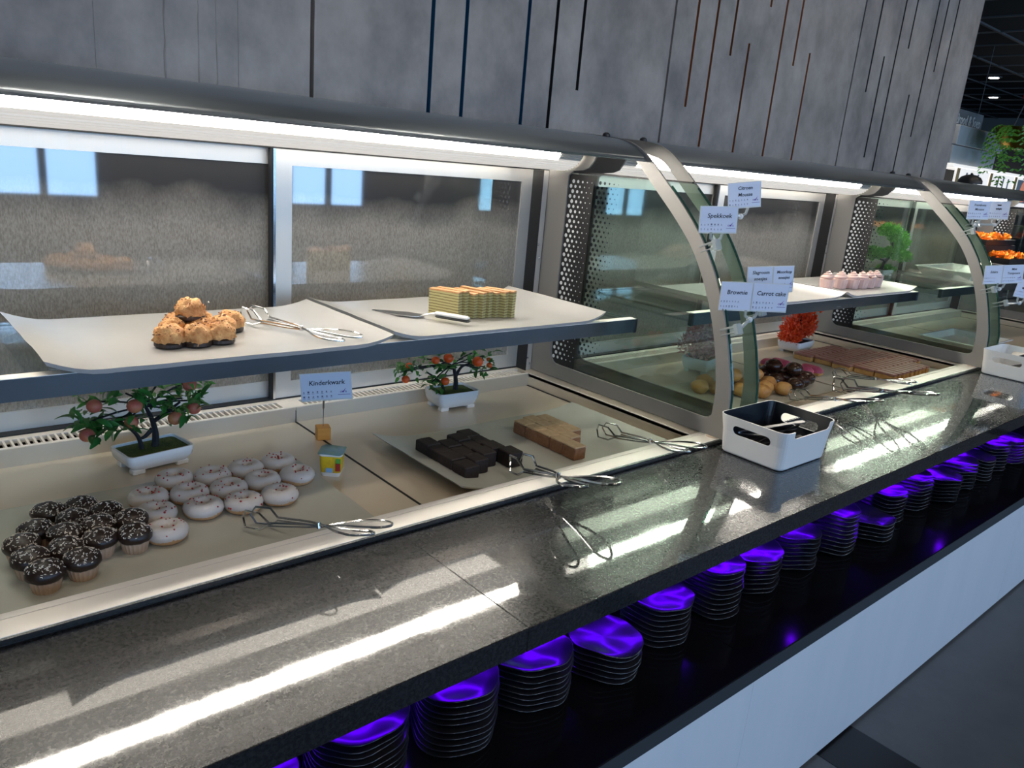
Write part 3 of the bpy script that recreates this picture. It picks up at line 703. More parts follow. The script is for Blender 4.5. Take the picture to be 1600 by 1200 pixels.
# ================================================================ DONUTS
def torus(R, r, nu, nv, z, a0=0, a1=2 * PI, disp=0, sc=1.0, seed=0):
    mb = MB(); rings = []
    for i in range(nu):
        a = 2 * PI * i / nu; ring = []
        for j in range(nv + 1):
            b = a0 + (a1 - a0) * j / nv
            k = r * (1 + disp * noise.noise(Vector((math.cos(a) * 2 + seed, math.sin(a) * 2, b * .8))))
            q = R + k * math.cos(b)
            ring.append(Vector((q * math.cos(a), q * math.sin(a), z + k * math.sin(b) * sc)))
        rings.append(ring)
    mb.loft(rings, closed=False, cap=False, wrap=True); return mb
def donut_meshes(seed):
    dough = torus(.0215, .0165, 28, 14, .0150, 0, 2 * PI, .05, .92, seed).mesh('dough', m['dough'], 'all')
    ic = MB(); rings = []
    for i in range(36):
        a = 2 * PI * i / 36; lo = -0.30 + 0.35 * noise.noise(Vector((math.cos(a) * 1.7, math.sin(a) * 1.7, seed))); ring = []
        for j in range(11):
            b = lo + (PI * 1.02 - lo) * j / 10; k = .0176 * (1 + .04 * noise.noise(Vector((math.cos(a) * 2 + seed, math.sin(a) * 2, b))))
            if j in (0, 10): k = .0160
            q = .0215 + k * math.cos(b); ring.append(Vector((q * math.cos(a), q * math.sin(a), .0152 + k * math.sin(b) * .94)))
        rings.append(ring)
    ic.loft(rings, closed=False, cap=False, wrap=True)
    icing = ic.mesh('icing', m['icing'], 'all')
    sp = MB(); rr = random.Random(seed)
    for _ in range(17):
        a = rr.uniform(0, 2 * PI); b = rr.choice([rr.uniform(.1, 1.3), rr.uniform(1.3, 2.6)]); k = .0180; q = .0215 + k * math.cos(b)
        sp.sphere((q * math.cos(a), q * math.sin(a), .0152 + k * math.sin(b) * .94), rr.uniform(.0010, .0024), 6, 4)
    return dough, icing, sp.mesh('berry_bits', m['sprinkle_red'])
dm = [donut_meshes(s) for s in (3, 8, 15, 22)]
dp = {1: (.493, 1.59), 2: (.567, 1.564), 3: (.641, 1.57), 4: (.714, 1.575), 5: (.493, 1.504), 6: (.572, 1.495), 7: (.645, 1.498), 8: (.717, 1.489), 9: (.498, 1.429), 10: (.569, 1.414), 11: (.644, 1.412), 12: (.423, 1.517), 13: (.412, 1.452), 14: (.405, 1.364)}
keys = list(dp); pts = relax([dp[k] for k in keys], 0.0765); dp = dict(zip(keys, pts))
drows = [('back row of donuts', [1, 2, 3, 4]), ('middle row of donuts', [5, 6, 7, 8]), ('front row of donuts', [9, 10, 11]), ('file', [12, 13, 14])]
for rn, ids in drows:
    for q, k in enumerate(ids):
        t = empty('donut', (dp[k][0], dp[k][1], TZ), rr.uniform(0, 6.28), ('white-iced donut with red berry bits, %s from the left in the %s' % (ORD[q + 1], rn)) if rn != 'file' else 'white-iced donut beside the muffins, %s from the back' % ORD[q + 1], 'donut', 'white-iced donuts')
        for n_, me in zip(('dough', 'icing', 'berry_bits'), dm[k % 4]):
            o = link(n_, me, t)
            if n_ == 'berry_bits': o['kind'] = 'stuff'
# ================================================================ MACAROONS
def mac_meshes(seed):
    def dsp(d): return 0.24 * noise.noise(d * 3.1 + Vector((seed, 0, 0))) + 0.10 * noise.noise(d * 8 + Vector((0, seed, 0)))
    body = MB().sphere((0, 0, .018), .0285, 26, 16, sc=(1, 1, .86), disp=dsp)
    body.v = [(x, y, max(z, 0.004)) for x, y, z in body.v]
    base = MB().lathe([(.0250, 0), (.0280, .003), (.0280, .009), (.025, .012)], 24)
    bits = MB(); r_ = random.Random(seed)
    for _ in range(30):
        a = r_.uniform(0, 2 * PI); e = r_.uniform(.1, 1.3); d = Vector((math.sin(e) * math.cos(a), math.sin(e) * math.sin(a), math.cos(e)))
        k = .0285 * (1 + dsp(d)); bits.sphere((d.x * k, d.y * k, .018 + d.z * k * .86), r_.uniform(.001, .0024), 6, 4, sc=(1.3, 1, .6))
    return body.mesh('coconut_body', m['macaroon'], 'all'), base.mesh('chocolate_base', m['chocolate']), bits.mesh('scorched_bits', m['macaroon_burn'])
mk = [mac_meshes(s) for s in (1, 5, 9)]
mac = [((.464, 1.498, 0), 'front left'), ((.512, 1.490, 0), 'front middle'), ((.560, 1.497, 0), 'front right'), ((.486, 1.548, 0), 'second row left'), ((.536, 1.545, 0), 'second row middle'), ((.583, 1.550, 0), 'second row right'), ((.615, 1.588, 0), 'far right end'), ((.510, 1.597, 0), 'rear left'), ((.560, 1.600, 0), 'rear right'), ((.525, 1.562, .036), 'topmost')]
for i, (p, w_) in enumerate(mac):
    t = empty('macaroon', (p[0], p[1], STZ + p[2]), i * 1.3, 'golden coconut macaroon with chocolate base, %s of the pile' % w_, 'macaroon', 'coconut macaroons in a pile')
    for n_, me in zip(('coconut_body', 'chocolate_base', 'scorched_bits'), mk[i % 3]):
        o = link(n_, me, t)
        if n_ == 'scorched_bits': o['kind'] = 'stuff'
# ================================================================ LAYER CAKE (slices)
for i in range(8):
    wd = 0.0176; h = 0.067 + 0.003 * math.sin(i * 2.1); lean = (-.10, -.07, -.03, -.02, .02, .02, .05, .09)[i]
    t = empty('layer_cake_slice', (1.160 + i * .0212, 1.577 - i * .0046 + .004 * math.sin(i * 1.7), STZ), math.radians(21), 'slice of layered spekkoek cake, %s from the left in the block' % ORD[i + 1], 'cake', 'layer cake slices')
    def sl(z0, z1, mat, nm):
        mb = MB(); vs = []
        for z in (z0, z1):
            for yy in (-.045, .045):
                for xx in (0, wd): vs.append((xx + lean * .35 * z + .0008 * math.sin(yy * 60 + i), yy, z + (.0012 * math.sin(xx * 300 + yy * 90 + i) if z > .05 else 0)))
        mb.add(vs, [(0, 2, 3, 1), (4, 5, 7, 6), (0, 1, 5, 4), (2, 6, 7, 3), (0, 4, 6, 2), (1, 3, 7, 5)])
        mb.build(nm, mat, t)
    sl(0, h - .004, m['layer_cake'], 'layers'); sl(h - .0039, h, m['layer_cake_crust'], 'browned_top')
# ================================================================ CAKE SERVER
t = empty('cake_server', (1.05, 1.60, STZ), math.radians(-62), 'steel cake server with white and black handle beside the layer cake', 'cake server')
blade = [(-.105, .004), (-.02, .026), (.03, .020), (.038, .006), (.038, -.006), (.030, -.020), (-.02, -.026), (-.105, -.004)]
me = flat_plate('blade', blade, [], .0014, m['chrome']); link('blade', me, t, (0, 0, .004), (0, math.radians(-2), 0))
MB().tube(catmull([(.035, 0, .004), (.055, 0, .012), (.075, 0, .016)], 4), .0036, 6).build('neck', m['chrome'], t, True)
MB().bbox(.072, .165, -.0085, .0085, .0145, .0225, .003).build('handle_upper', m['knife_handle'], t)
MB().bbox(.074, .168, -.008, .008, .008, .0143, .003).build('handle_lower', m['black_plastic'], t)
t.location = (1.075, 1.605, STZ)
# ================================================================ BROWNIES and CARROT CAKE
def cake_block(name, cx, cy, sx, sy, h, rz, mats, label, cat, group, z):
    t = empty(name, (cx, cy, z), rz, label, cat, group)
    MB().bbox(-sx / 2, sx / 2, -sy / 2, sy / 2, 0, h * (.86 if len(mats) > 1 else 1), .0022).build('crumb', mats[0], t)
    if len(mats) > 1: MB().bbox(-sx / 2 + .0002, sx / 2 - .0002, -sy / 2 + .0002, sy / 2 - .0002, h * .8605, h, .0018).build('topping', mats[1], t)
    return t
r_ = random.Random(21)
cols = [(1.069, [1.325, 1.378, 1.431, 1.482]), (1.113, [1.345, 1.399, 1.452]), (1.157, [1.368, 1.420, 1.472]), (1.201, [1.388, 1.440, 1.490]), (1.216, [1.336])]
for ci, (cx, ys) in enumerate(cols):
    for q, yy in enumerate(ys):
        lab = 'dark chocolate brownie block, %s from the front in the %s column from the left' % (ORD[q + 1], ORD[ci + 1]) if ci < 4 else 'single dark brownie block nearest the tongs at the front right'
        cake_block('brownie', cx, yy, .0425, .0505, .036 + r_.uniform(-.002, .003), math.radians(r_.uniform(-2.5, 2.5)), [m['brownie']], lab, 'brownie', 'chocolate brownies', TZ)
cols = [(1.398, [1.292, 1.341, 1.390, 1.439, 1.488]), (1.440, [1.352, 1.401, 1.450, 1.499]), (1.482, [1.392, 1.441, 1.490])]
for ci, (cx, ys) in enumerate(cols):
    for q, yy in enumerate(ys):
        cake_block('carrot_cake', cx, yy, .0408, .0478, .036, math.radians(r_.uniform(-1.2, 1.2)), [m['carrot_side'], m['carrot_top']], 'brown carrot cake block with pale top, %s from the front in the %s column' % (ORD[q + 1], ORD[ci + 1]), 'carrot cake', 'carrot cake blocks', TZ)
# ================================================================ MIDDLE CASE PASTRIES
def puff_mesh(seed, mat, sx=1.0):
    def dsp(d): return 0.13 * noise.noise(d * 1.6 + Vector((seed, 2, 0))) + 0.03 * noise.noise(d * 5)
    b = MB().sphere((0, 0, .024), .0315, 20, 12, sc=(sx, 1, .80), disp=dsp); b.v = [(x, y, max(z, 0)) for x, y, z in b.v]
    return b.mesh('choux_shell', mat, 'all')
gm = [puff_mesh(s, m['choux']) for s in (2, 6, 11)]; cm_ = [puff_mesh(s, m['choc_shiny'], 1.12) for s in (4, 7, 13)]
gp = [(2.248, 1.516), (2.302, 1.478), (2.362, 1.425), (2.330, 1.555), (2.385, 1.505), (2.425, 1.452), (2.420, 1.375), (2.480, 1.40), (2.535, 1.36), (2.455, 1.53), (2.495, 1.47), (2.55, 1.43)]
gp = relax(gp, .0615)
for i, p in enumerate(gp): tag(link('cream_puff', gm[i % 3], None, (p[0], p[1], TZ), (0, 0, i * 1.1)), 'golden choux cream puff, %s from the left on the pale tray' % ORD[1 + sorted(range(len(gp)), key=lambda k: gp[k][0]).index(i)], 'cream puff', 'golden cream puffs')
for i, (p, w_) in enumerate((((2.372, 1.47), 'above the left of the heap'), ((2.468, 1.445), 'on the right of the heap'))):
    tag(link('cream_puff', gm[i], None, (p[0], p[1], TZ + .040), (0, 0, i)), 'golden choux cream puff resting on top, %s' % w_, 'cream puff', 'golden cream puffs')
cp = relax([(2.645, 1.375), (2.715, 1.39), (2.775, 1.405), (2.625, 1.445), (2.695, 1.455), (2.765, 1.475), (2.655, 1.52), (2.73, 1.54), (2.59, 1.51)], .066)
for i, p in enumerate(cp): tag(link('chocolate_puff', cm_[i % 3], None, (p[0], p[1], TZ), (0, 0, i * .9)), 'chocolate-glazed choux puff, %s from the left on the pale tray' % ORD[1 + sorted(range(len(cp)), key=lambda k: cp[k][0]).index(i)], 'chocolate puff', 'chocolate-glazed puffs')
for i, (p, w_) in enumerate((((2.700, 1.42), 'nearer the front'), ((2.668, 1.487), 'nearer the back'))):
    tag(link('chocolate_puff', cm_[i], None, (p[0], p[1], TZ + .040), (0, 0, i)), 'chocolate-glazed choux puff on top of the heap, %s' % w_, 'chocolate puff', 'chocolate-glazed puffs')
def pink_bar(x, y, rz, lab):
    t = empty('pink_cake', (x, y, TZ), rz, lab, 'pink cake', 'pink glazed cakes')
    MB().bbox(-.022, .022, -.045, .045, 0, .012, .003).build('pastry_base', m['caramel_base'], t)
    b = MB(); rings = []
    for k in range(9):
        v = -0.046 + .092 * k / 8; e = (1 - abs(2 * k / 8 - 1) ** 6) * .5 + .5
        rings.append([Vector((.024 * e * math.cos(a), v, .0121 + .024 * e * max(math.sin(a), 0) ** .6)) for a in [PI * q / 10 for q in range(11)]])
    b.loft(rings); b.build('pink_glaze', m['pink_glaze'], t, True)
for i, (x, y, a, l) in enumerate(((2.875, 1.612, .1, 'pink glazed cake at the back left of the pink group'), (2.925, 1.60, -.1, 'pink glazed cake at the back right of the pink group'), (2.905, 1.495, .3, 'pink glazed cake at the front left of the pink group'), (2.962, 1.485, .1, 'pink glazed cake touching the caramel slices'))): pink_bar(x, y, a, l)
cs_b = MB().bbox(-.0155, .0155, -.040, .040, 0, .020, .003).mesh('biscuit_base', m['caramel_base']); cs_t = MB().bbox(-.0160, .0160, -.0405, .0405, .0201, .029, .002).mesh('chocolate_top', m['caramel_top'])
rws = [(1.632, 3.165, 9, 'back'), (1.545, 3.185, 11, 'second'), (1.458, 3.175, 12, 'third'), (1.371, 3.20, 12, 'fourth'), (1.288, 3.21, 9, 'front')]
for (yy, xa, n, rn) in rws:
    for q in range(n):
        t = empty('caramel_slice', (xa + q * .0400 + r_.uniform(-.001, .001), yy + r_.uniform(-.0015, .0015), TZ), math.radians(r_.uniform(-1.5, 1.5)), 'chocolate-topped caramel slice, %s from the left in the %s row' % (ORD[q + 1], rn), 'caramel slice', 'caramel slices')
        link('biscuit_base', cs_b, t); link('chocolate_top', cs_t, t)
# mousse cups
def cup_meshes():
    cup = MB().lathe([(.020, 0), (.0255, .002), (.030, .040), (.0285, .041)], 28, rf=lambda a: 1 + .02 * math.cos(14 * a)).mesh('cup', m['mousse'])
    sw = MB(); pts = []; rad = []
    for k in range(70):
        a = k / 69 * 2 * PI * 3.2; t_ = k / 69; pts.append(((.021 * (1 - t_) + .001) * math.cos(a), (.021 * (1 - t_) + .001) * math.sin(a), .044 + .030 * t_)); rad.append(.0072 * (1 - t_) ** .6 + .0014)
    sw.tube(pts, rad, 8)
    return cup, sw.mesh('swirl', m['mousse'], 'all')
cm2 = cup_meshes()
for i, (x, y) in enumerate(((3.10, 1.56), (3.19, 1.548), (3.258, 1.53), (3.325, 1.522), (3.40, 1.524), (3.476, 1.53))):
    t = empty('mousse_cup', (x, y, STZ), i, 'pale pink mousse cup with a piped swirl, %s from the left on the tray' % ORD[i + 1], 'mousse', 'pink mousse cups')
    link('cup', cm2[0], t); link('swirl', cm2[1], t)
# ================================================================ BONSAI
def pot(t, sx, sy, h, mat, soil):
    rings = []
    def rect(a, b, z, r=.012):
        pts = []
        for (cx, cy, a0) in ((a - r, b - r, 0), (-(a - r), b - r, 90), (-(a - r), -(b - r), 180), (a - r, -(b - r), 270)):
            for k in range(4): an = math.radians(a0 + 30 * k); pts.append(Vector((cx + r * math.cos(an), cy + r * math.sin(an), z)))
        return pts
    a, b = sx / 2, sy / 2
    for (k, z) in ((.80, .010), (.88, .016), (.97, h * .55), (.985, h * .72), (1.0, h * .76), (1.0, h), (.93, h), (.91, h * .80)): rings.append(rect(a * k, b * k, z))
    p = MB().loft(rings).build('pot', mat, t, True)
    for sxx in (-1, 1):
        for syy in (-1, 1):
            x, y = sxx * a * .66, syy * b * .62
            MB().bbox(x - .014, x + .014, y - .010, y + .010, 0, .0125, .002).build('pot_foot', mat, p)
    MB().loft([rect(a * .915, b * .915, h * .82), rect(a * .915, b * .915, h * .88), rect(a * .5, b * .5, h * .95)]).build('moss' if soil == 'moss' else 'soil', m[soil], t)
    return p
def leaf_mesh(L, W, mat, name='leaf'):
    vs = []; fs = []; N = 6
    for i in range(N + 1):
        u = i / N; ww = W * math.sin(PI * (u * .92 + .04)) ** .8 * (.55 if i == 0 else 1); zz = -.25 * L * u * u + .08 * L * math.sin(u * PI)
        vs += [(u * L, -ww, zz + ww * .35), (u * L, 0, zz), (u * L, ww, zz + ww * .35)]
    for i in range(N):
        for j in range(2): a = i * 3 + j; fs.append((a, a + 1, a + 4, a + 3))
    o = MB(); o.add(vs, fs); return o.mesh(name, mat, 'all')
def fruit_tree(name, loc, rz, label, potdim, leafL, leafW, canopy, fruits, fm, fr, nleaf, trunks, seed, leafmats):
    t = empty(name, loc, rz, label, 'bonsai')
    pot(t, *potdim, m['ceramic'], 'moss')
    r_ = random.Random(seed); h = potdim[2]
    tips = []
    for k, pts in enumerate(trunks):
        cp_ = catmull(pts, 5); n = len(cp_)
        MB().tube(cp_, [(.0085 if k == 0 else .005) * (1 - .72 * i / n) + .0008 for i in range(n)], 7).build('trunk' if k == 0 else 'branch', m['trunk'], t, True)
    lm = [leaf_mesh(leafL * s, leafW * s, mm_) for s, mm_ in ((1, leafmats[0]), (.8, leafmats[1]), (1.15, leafmats[0]))]
    for k in range(nleaf):
        c = canopy[k % len(canopy)]
        p = Vector((c[0] + r_.gauss(0, c[3] * .5), c[1] + r_.gauss(0, c[3] * .5), c[2] + r_.gauss(0, c[3] * .42)))
        an = math.atan2(p.y - c[1], p.x - c[0]) + r_.gauss(0, .7)
        link('leaf', lm[k % 3], t, p, (r_.gauss(0, .5), r_.gauss(-.15, .45), an))
    for k in range(len(canopy)):
        c = canopy[k]; MB().tube(catmull([trunks[0][-1], ((trunks[0][-1][0] + c[0]) / 2, (trunks[0][-1][1] + c[1]) / 2, (trunks[0][-1][2] + c[2]) / 2 + .004), c[:3]], 4), .0022, 5).build('twig', m['trunk'], t)
    fme = MB().sphere((0, 0, 0), fr, 16, 12, sc=(1, 1, .92)).mesh('fruit', fm, 'all')
    for p in fruits:
        link('fruit', fme, t, p[:3], (0, 0, r_.uniform(0, 6)), (p[3],) * 3)
    return t
# peach bonsai at (.50,1.755): local coords
def loc_of(base, pts): return [tuple(a - b for a, b in zip(p[:3], base)) + tuple(p[3:]) for p in pts]
B1 = (.495, 1.745, PZ)
can = [(.36, 1.74, 1.00, .035), (.40, 1.77, 1.03, .04), (.44, 1.74, 1.05, .045), (.48, 1.72, 1.03, .03), (.52, 1.77, 1.045, .04), (.56, 1.73, 1.02, .04), (.60, 1.76, 1.00, .035), (.58, 1.75, 1.05, .035), (.47, 1.77, 1.085, .04), (.43, 1.73, .985, .03), (.55, 1.74, .985, .03), (.385, 1.74, .975, .025)]
fru = [(.354, 1.735, .974, 1), (.442, 1.705, 1.030, 1.05), (.530, 1.705, .985, 1.05), (.582, 1.72, .995, 1), (.584, 1.74, 1.045, 1), (.372, 1.735, 1.035, 1), (.440, 1.72, .990, .95)]
tr = [[(.500, 1.745, .905), (.503, 1.745, .94), (.498, 1.748, .975), (.485, 1.75, 1.01)], [(.472, 1.745, .905), (.465, 1.745, .94), (.448, 1.742, .965), (.425, 1.74, .99)], [(.497, 1.747, .955), (.48, 1.747, .94), (.466, 1.745, .938)], [(.498, 1.748, .97), (.53, 1.75, .985), (.565, 1.75, 1.005)]]
fruit_tree('peach_bonsai', B1, math.radians(9), 'artificial peach bonsai in a white footed pot behind the donuts', (.150, .098, .046), .034, .0066, loc_of(B1, can), loc_of(B1, fru), m['peach'], .0155, 230, [loc_of(B1, q) for q in tr], 5, (m['leaf'], m['leaf_light']))
B2 = (1.372, 1.795, PZ)
can = [(1.18, 1.78, 1.00, .022), (1.215, 1.79, 1.005, .028), (1.25, 1.79, 1.0, .03), (1.28, 1.80, 1.025, .03), (1.325, 1.79, 1.01, .025), (1.345, 1.79, .995, .02), (1.425, 1.79, 1.005, .025), (1.455, 1.78, .985, .025), (1.485, 1.79, .985, .022), (1.48, 1.79, 1.02, .025), (1.31, 1.78, .945, .018), (1.44, 1.80, 1.03, .025), (1.29, 1.78, .96, .016)]
fru = [(1.19, 1.765, .982, .95), (1.325, 1.765, .962, 1.05), (1.438, 1.765, 1.012, 1.35), (1.290, 1.77, 1.028, 1.0), (1.335, 1.77, 1.030, 1.2), (1.487, 1.77, .995, .75), (1.205, 1.775, 1.018, .8), (1.487, 1.775, 1.012, .6)]
tr = [[(1.382, 1.795, .905), (1.384, 1.795, .945), (1.375, 1.795, .985), (1.365, 1.795, 1.0)], [(1.345, 1.795, .905), (1.335, 1.795, .94), (1.31, 1.795, .965), (1.28, 1.795, .985)], [(1.383, 1.795, .965), (1.40, 1.795, .99), (1.43, 1.795, 1.0)], [(1.372, 1.795, .99), (1.34, 1.795, .995), (1.30, 1.795, 1.0)]]
fruit_tree('orange_bonsai', B2, math.radians(-3), 'artificial orange bonsai in a white footed pot behind the brownies', (.142, .098, .056), .026, .0062, loc_of(B2, can), loc_of(B2, fru), m['orange_fruit'], .0125, 150, [loc_of(B2, q) for q in tr], 8, (m['leaf'], m['leaf_light']))
def tuft_tree(name, loc, rz, label, potdim, potmat, cl, mat, trunk, n, seed, leafL, vert=.5):
    t = empty(name, loc, rz, label, 'bonsai')
    if potdim: pot(t, *potdim, m[potmat], 'soil')
    r_ = random.Random(seed)
    for k, pts in enumerate(trunk): cp_ = catmull(pts, 5); MB().tube(cp_, [.010 * (1 - .6 * i / len(cp_)) * (1 if k == 0 else .6) for i in range(len(cp_))], 7).build('trunk' if k == 0 else 'branch', m['trunk'], t, True)
    fo = MB()
    for k in range(n):
        c = cl[k % len(cl)]; d = Vector((r_.gauss(0, 1), r_.gauss(0, 1), r_.gauss(0, 1))).normalized() * (r_.random() ** .4)
        p = Vector((c[0] + d.x * c[3], c[1] + d.y * c[3], c[2] + d.z * c[4]))
        e = (d + Vector((r_.gauss(0, .5), r_.gauss(0, .5), r_.gauss(vert, .5)))).normalized(); s = e.orthogonal().normalized(); s.rotate(Matrix.Rotation(r_.uniform(0, 6.28), 3, e)); L = leafL * r_.uniform(.6, 1.3)
        up = e.cross(s)
        fo.add([p - s * L * .30, p + e * L * .6 + up * L * .12, p + s * L * .30, p + e * L], [(0, 1, 3), (1, 2, 3), (0, 2, 1)])
    tag(fo.build('foliage', mat, t), kind='stuff')
    return t
tuft_tree('blossom_bonsai', (2.56, 1.735, PZ), .25, 'pale pink blossom bonsai in a light blue pot behind the cream puffs', (.17, .11, .06), 'ceramic_blue', [(-.13, 0, .12, .055, .04), (-.06, 0, .15, .055, .045), (0, 0, .17, .05, .05), (.05, 0, .10, .05, .05), (.11, 0, .10, .045, .045), (-.04, -.01, .09, .05, .035), (.16, 0, .085, .04, .035)], m['foliage_pink'], [[(0, 0, .05), (.012, 0, .09), (.0, 0, .13), (-.02, 0, .16)], [(.005, 0, .085), (-.05, 0, .11), (-.11, 0, .12)], [(.01, 0, .08), (.06, 0, .10), (.11, 0, .10)]], 1500, 3, .018)
tuft_tree('red_orange_bonsai', (3.325, 1.765, PZ), .1, 'bright red-orange bonsai in a white pot behind the caramel slices', (.165, .11, .055), 'ceramic', [(0, 0, .13, .075, .06), (.03, 0, .19, .07, .05), (.045, 0, .245, .06, .04), (-.03, 0, .10, .07, .035), (-.075, 0, .075, .05, .022), (.05, 0, .12, .06, .05)], m['foliage_orange'], [[(0, 0, .045), (.005, 0, .07), (.0, 0, .12), (.03, 0, .2)]], 2600, 4, .017, .9)
tuft_tree('green_bonsai', (4.10, 1.79, SZ), 0, 'bright green cloud-pruned bonsai on the shelf of the farthest case', (.12, .09, .035), 'ceramic', [(-.17, 0, .120, .055, .030), (-.10, 0, .115, .055, .030), (.00, 0, .225, .055, .030), (.06, .02, .235, .055, .030), (.12, 0, .200, .055, .032), (.17, 0, .165, .050, .034), (.21, 0, .095, .055, .028), (.05, -.02, .120, .055, .028), (.13, -.02, .110, .05, .028), (.06, 0, .035, .045, .014)], m['foliage_green'], [[(0, 0, .03), (.02, 0, .065), (.06, 0, .09), (.09, 0, .12), (.07, 0, .17)], [(.03, 0, .075), (-.05, 0, .09), (-.12, 0, .10)], [(.07, 0, .10), (.14, 0, .10), (.19, 0, .08)]], 3600, 6, .016, .8)
# ================================================================ SIGNS
def card_face(parent, wd, ht, text, ts, icons=True, logo=True, dx=0.0, dz=0.0):
    """card in local XZ plane, facing -Y; origin at its centre; returns card object"""
    c = MB().box(-wd / 2, wd / 2, 0, .0012, -ht / 2, ht / 2).build('card', m['card_edge'], parent, loc=(dx, 0, dz))
    MB().box(-wd / 2 + .002, wd / 2 - .0015, -.0004, -.0001, -ht / 2 + .004, ht / 2 - .002).build('card_print', m['card'], c)
    R = (PI / 2, 0, 0)
    lines = text.split('\n'); z0 = ht * (.14 if len(lines) == 1 else .27)
    for i, ln in enumerate(lines):
        if ln.startswith('~'):      # handwriting too blurred to read
            L_ = len(ln) * ts * .32; zz_ = z0 - i * ts * 1.35
            MB().tube([(-L_ / 2 + L_ * k / 24, -.0009, zz_ + ts * .28 * math.sin(k * 1.9 + i) * (1 if k % 5 else 1.5)) for k in range(25)], ts * .06, 4).build('handwriting', m['ink'], c); continue
        link('lettering', text_mesh(ln, ts, m['ink'], shear=.12, offset=.0002), c, (0.002, -.0007, z0 - i * ts * 1.35), R)
    if icons:
        ic = MB(); r_ = random.Random(len(text))
        for row in range(2):
            for k in range(7):
                x = -wd * .44 + k * wd * .088; z = -ht * (.17 + .17 * row) ; a = wd * .016 * r_.uniform(.7, 1.2)
                if r_.random() < .55: ic.box(x - a, x + a, -.0008, -.0005, z - a, z + a)
                else: ic.add([(x - a, -.0007, z - a), (x + a, -.0007, z - a), (x, -.0007, z + a * 1.4)], [(0, 1, 2)])
                ic.box(x - a * 1.5, x + a * 1.5, -.0007, -.0005, z - a * 2.4, z - a * 2.0)
        tag(ic.build('allergen_icons', m['ink_soft'], c), kind='stuff')
    if logo:
        x = wd * .33; z = -ht * .20
        link('logo_lettering', text_mesh('or is', ht * .13, m['ink_purple']), c, (x, -.0007, z), R)
        s = ht * .10
        MB().add([(x - s * .5, -.0009, z + s * .2), (x - s * .1, -.0009, z - s * .5), (x + s * 1.0, -.0009, z + s * 1.3), (x - s * .1, -.0009, z + s * .1)], [(0, 1, 3), (1, 2, 3)]).build('logo_check', m['ink_purple'], c)
        MB().box(x - wd * .11, x + wd * .13, -.0008, -.0005, z - ht * .12, z - ht * .105).build('logo_line', m['ink_purple'], c)
    return c
# Kinderkwark holder
t = empty('sign_holder', (.906, 1.722, PZ), math.radians(-32), 'card reading Kinderkwark on a wire in a yellow wooden cube', 'sign')
MB().bbox(-.0175, .0175, -.0175, .0175, 0, .033, .0012).build('wooden_cube', m['wood_cube'], t, rot=(0, 0, .25))
MB().tube([(0, 0, .03), (0, .001, .115)], .0011, 6).build('wire', m['chrome'], t)
MB().bbox(-.0026, .0026, -.004, .004, .082, .120, .001).build('clip', m['chrome'], t)
g_ = card_face(t, .128, .072, 'Kinderkwark', .0170)
g_.location = (.006, -.006, .142); g_.rotation_euler = (math.radians(-6), math.radians(-6), 0)
def clip_sign(anchor, center, yaw, roll, cards, label, side=-1):
    """anchor on the curved frame, card centre; clear clip between them"""
    A = Vector(anchor); K = Vector(center)
    t = empty('sign_clip', A, 0, label, 'sign', 'card signs clipped to the curved frames')
    D = K - A
    # jaws gripping the frame, ball joint, fork below the cards
    ya = math.radians(yaw); r = Vector((math.cos(ya), math.sin(ya), 0)); nrm = Vector((math.sin(ya), -math.cos(ya), 0))
    ht = cards[0][2]; fork = D + Vector((0, 0, -ht / 2 - .006)); ball = D + Vector((0, 0, -ht / 2 - .024)) + nrm * -.004
    MB().bbox(-.012, .012, -.030, .018, -.008, -.004, .001).bbox(-.012, .012, -.030, .018, .006, .012, .001).bbox(-.0125, .0125, -.038, -.024, -.015, .015, .002).build('clamp', m['clear_plastic'], t, rot=(math.radians(-25), 0, 0))
    MB().tube([Vector((0, -.03, .012)), (Vector((0, -.03, .012)) + ball) / 2, ball], .0050, 7).build('stem', m['clear_plastic'], t, True)
    MB().sphere(ball, .0085, 10, 8).build('ball_joint', m['card_edge'], t, True)
    f = MB()
    for s in (-1, 1):
        f.tube([ball, ball + r * .014 * s + Vector((0, 0, .010)), fork + r * .016 * s + Vector((0, 0, .008))], .0042, 6)
    f.build('fork', m['clear_plastic'], t, True)
    h = None; x = -sum(c[1] for c in cards) / 2
    for i, (txt, wd, hh, ts) in enumerate(cards):
        xc = x + wd / 2; x += wd
        c = card_face(t, wd, hh, txt, ts, logo=(i == len(cards) - 1))
        M = Matrix.Translation(D) @ Matrix.Rotation(ya, 4, 'Z') @ Matrix.Rotation(math.radians(-roll), 4, 'Y') @ Matrix.Translation((xc, -.0015 * i, 0))
        c.matrix_basis = M
    return t
X1, X2 = 1.80, 1.93
clip_sign((X1 + .004, arc_at(1.42), 1.42), (1.835, 1.262, 1.497), -36, 4, [('Spekkoek', .106, .073, .0175)], 'card reading Spekkoek clipped to the curved frame of the nearest case')
clip_sign((X2 + .0, arc_at(1.50), 1.50), (1.975, 1.285, 1.566), -36, 9, [('Citroen\nMousse', .096, .072, .0135)], 'card reading Citroen Mousse clipped behind the Spekkoek card')
clip_sign((X1 + .004, arc_at(1.21), 1.21), (1.860, 1.130, 1.307), -36, 2, [('Brownie', .088, .078, .0165), ('Carrot cake', .100, .078, .0165)], 'double card reading Brownie and Carrot cake clipped to the frame')
clip_sign((X2 + .0, arc_at(1.25), 1.25), (1.985, 1.165, 1.345), -36, 6, [('Slagroom\nsoesjes', .074, .075, .0130), ('Moorkop\nsoesjes', .060, .075, .0115)], 'double card reading Slagroom soesjes and Moorkop soesjes behind the Brownie card')
X3, X4 = 3.73, 3.86
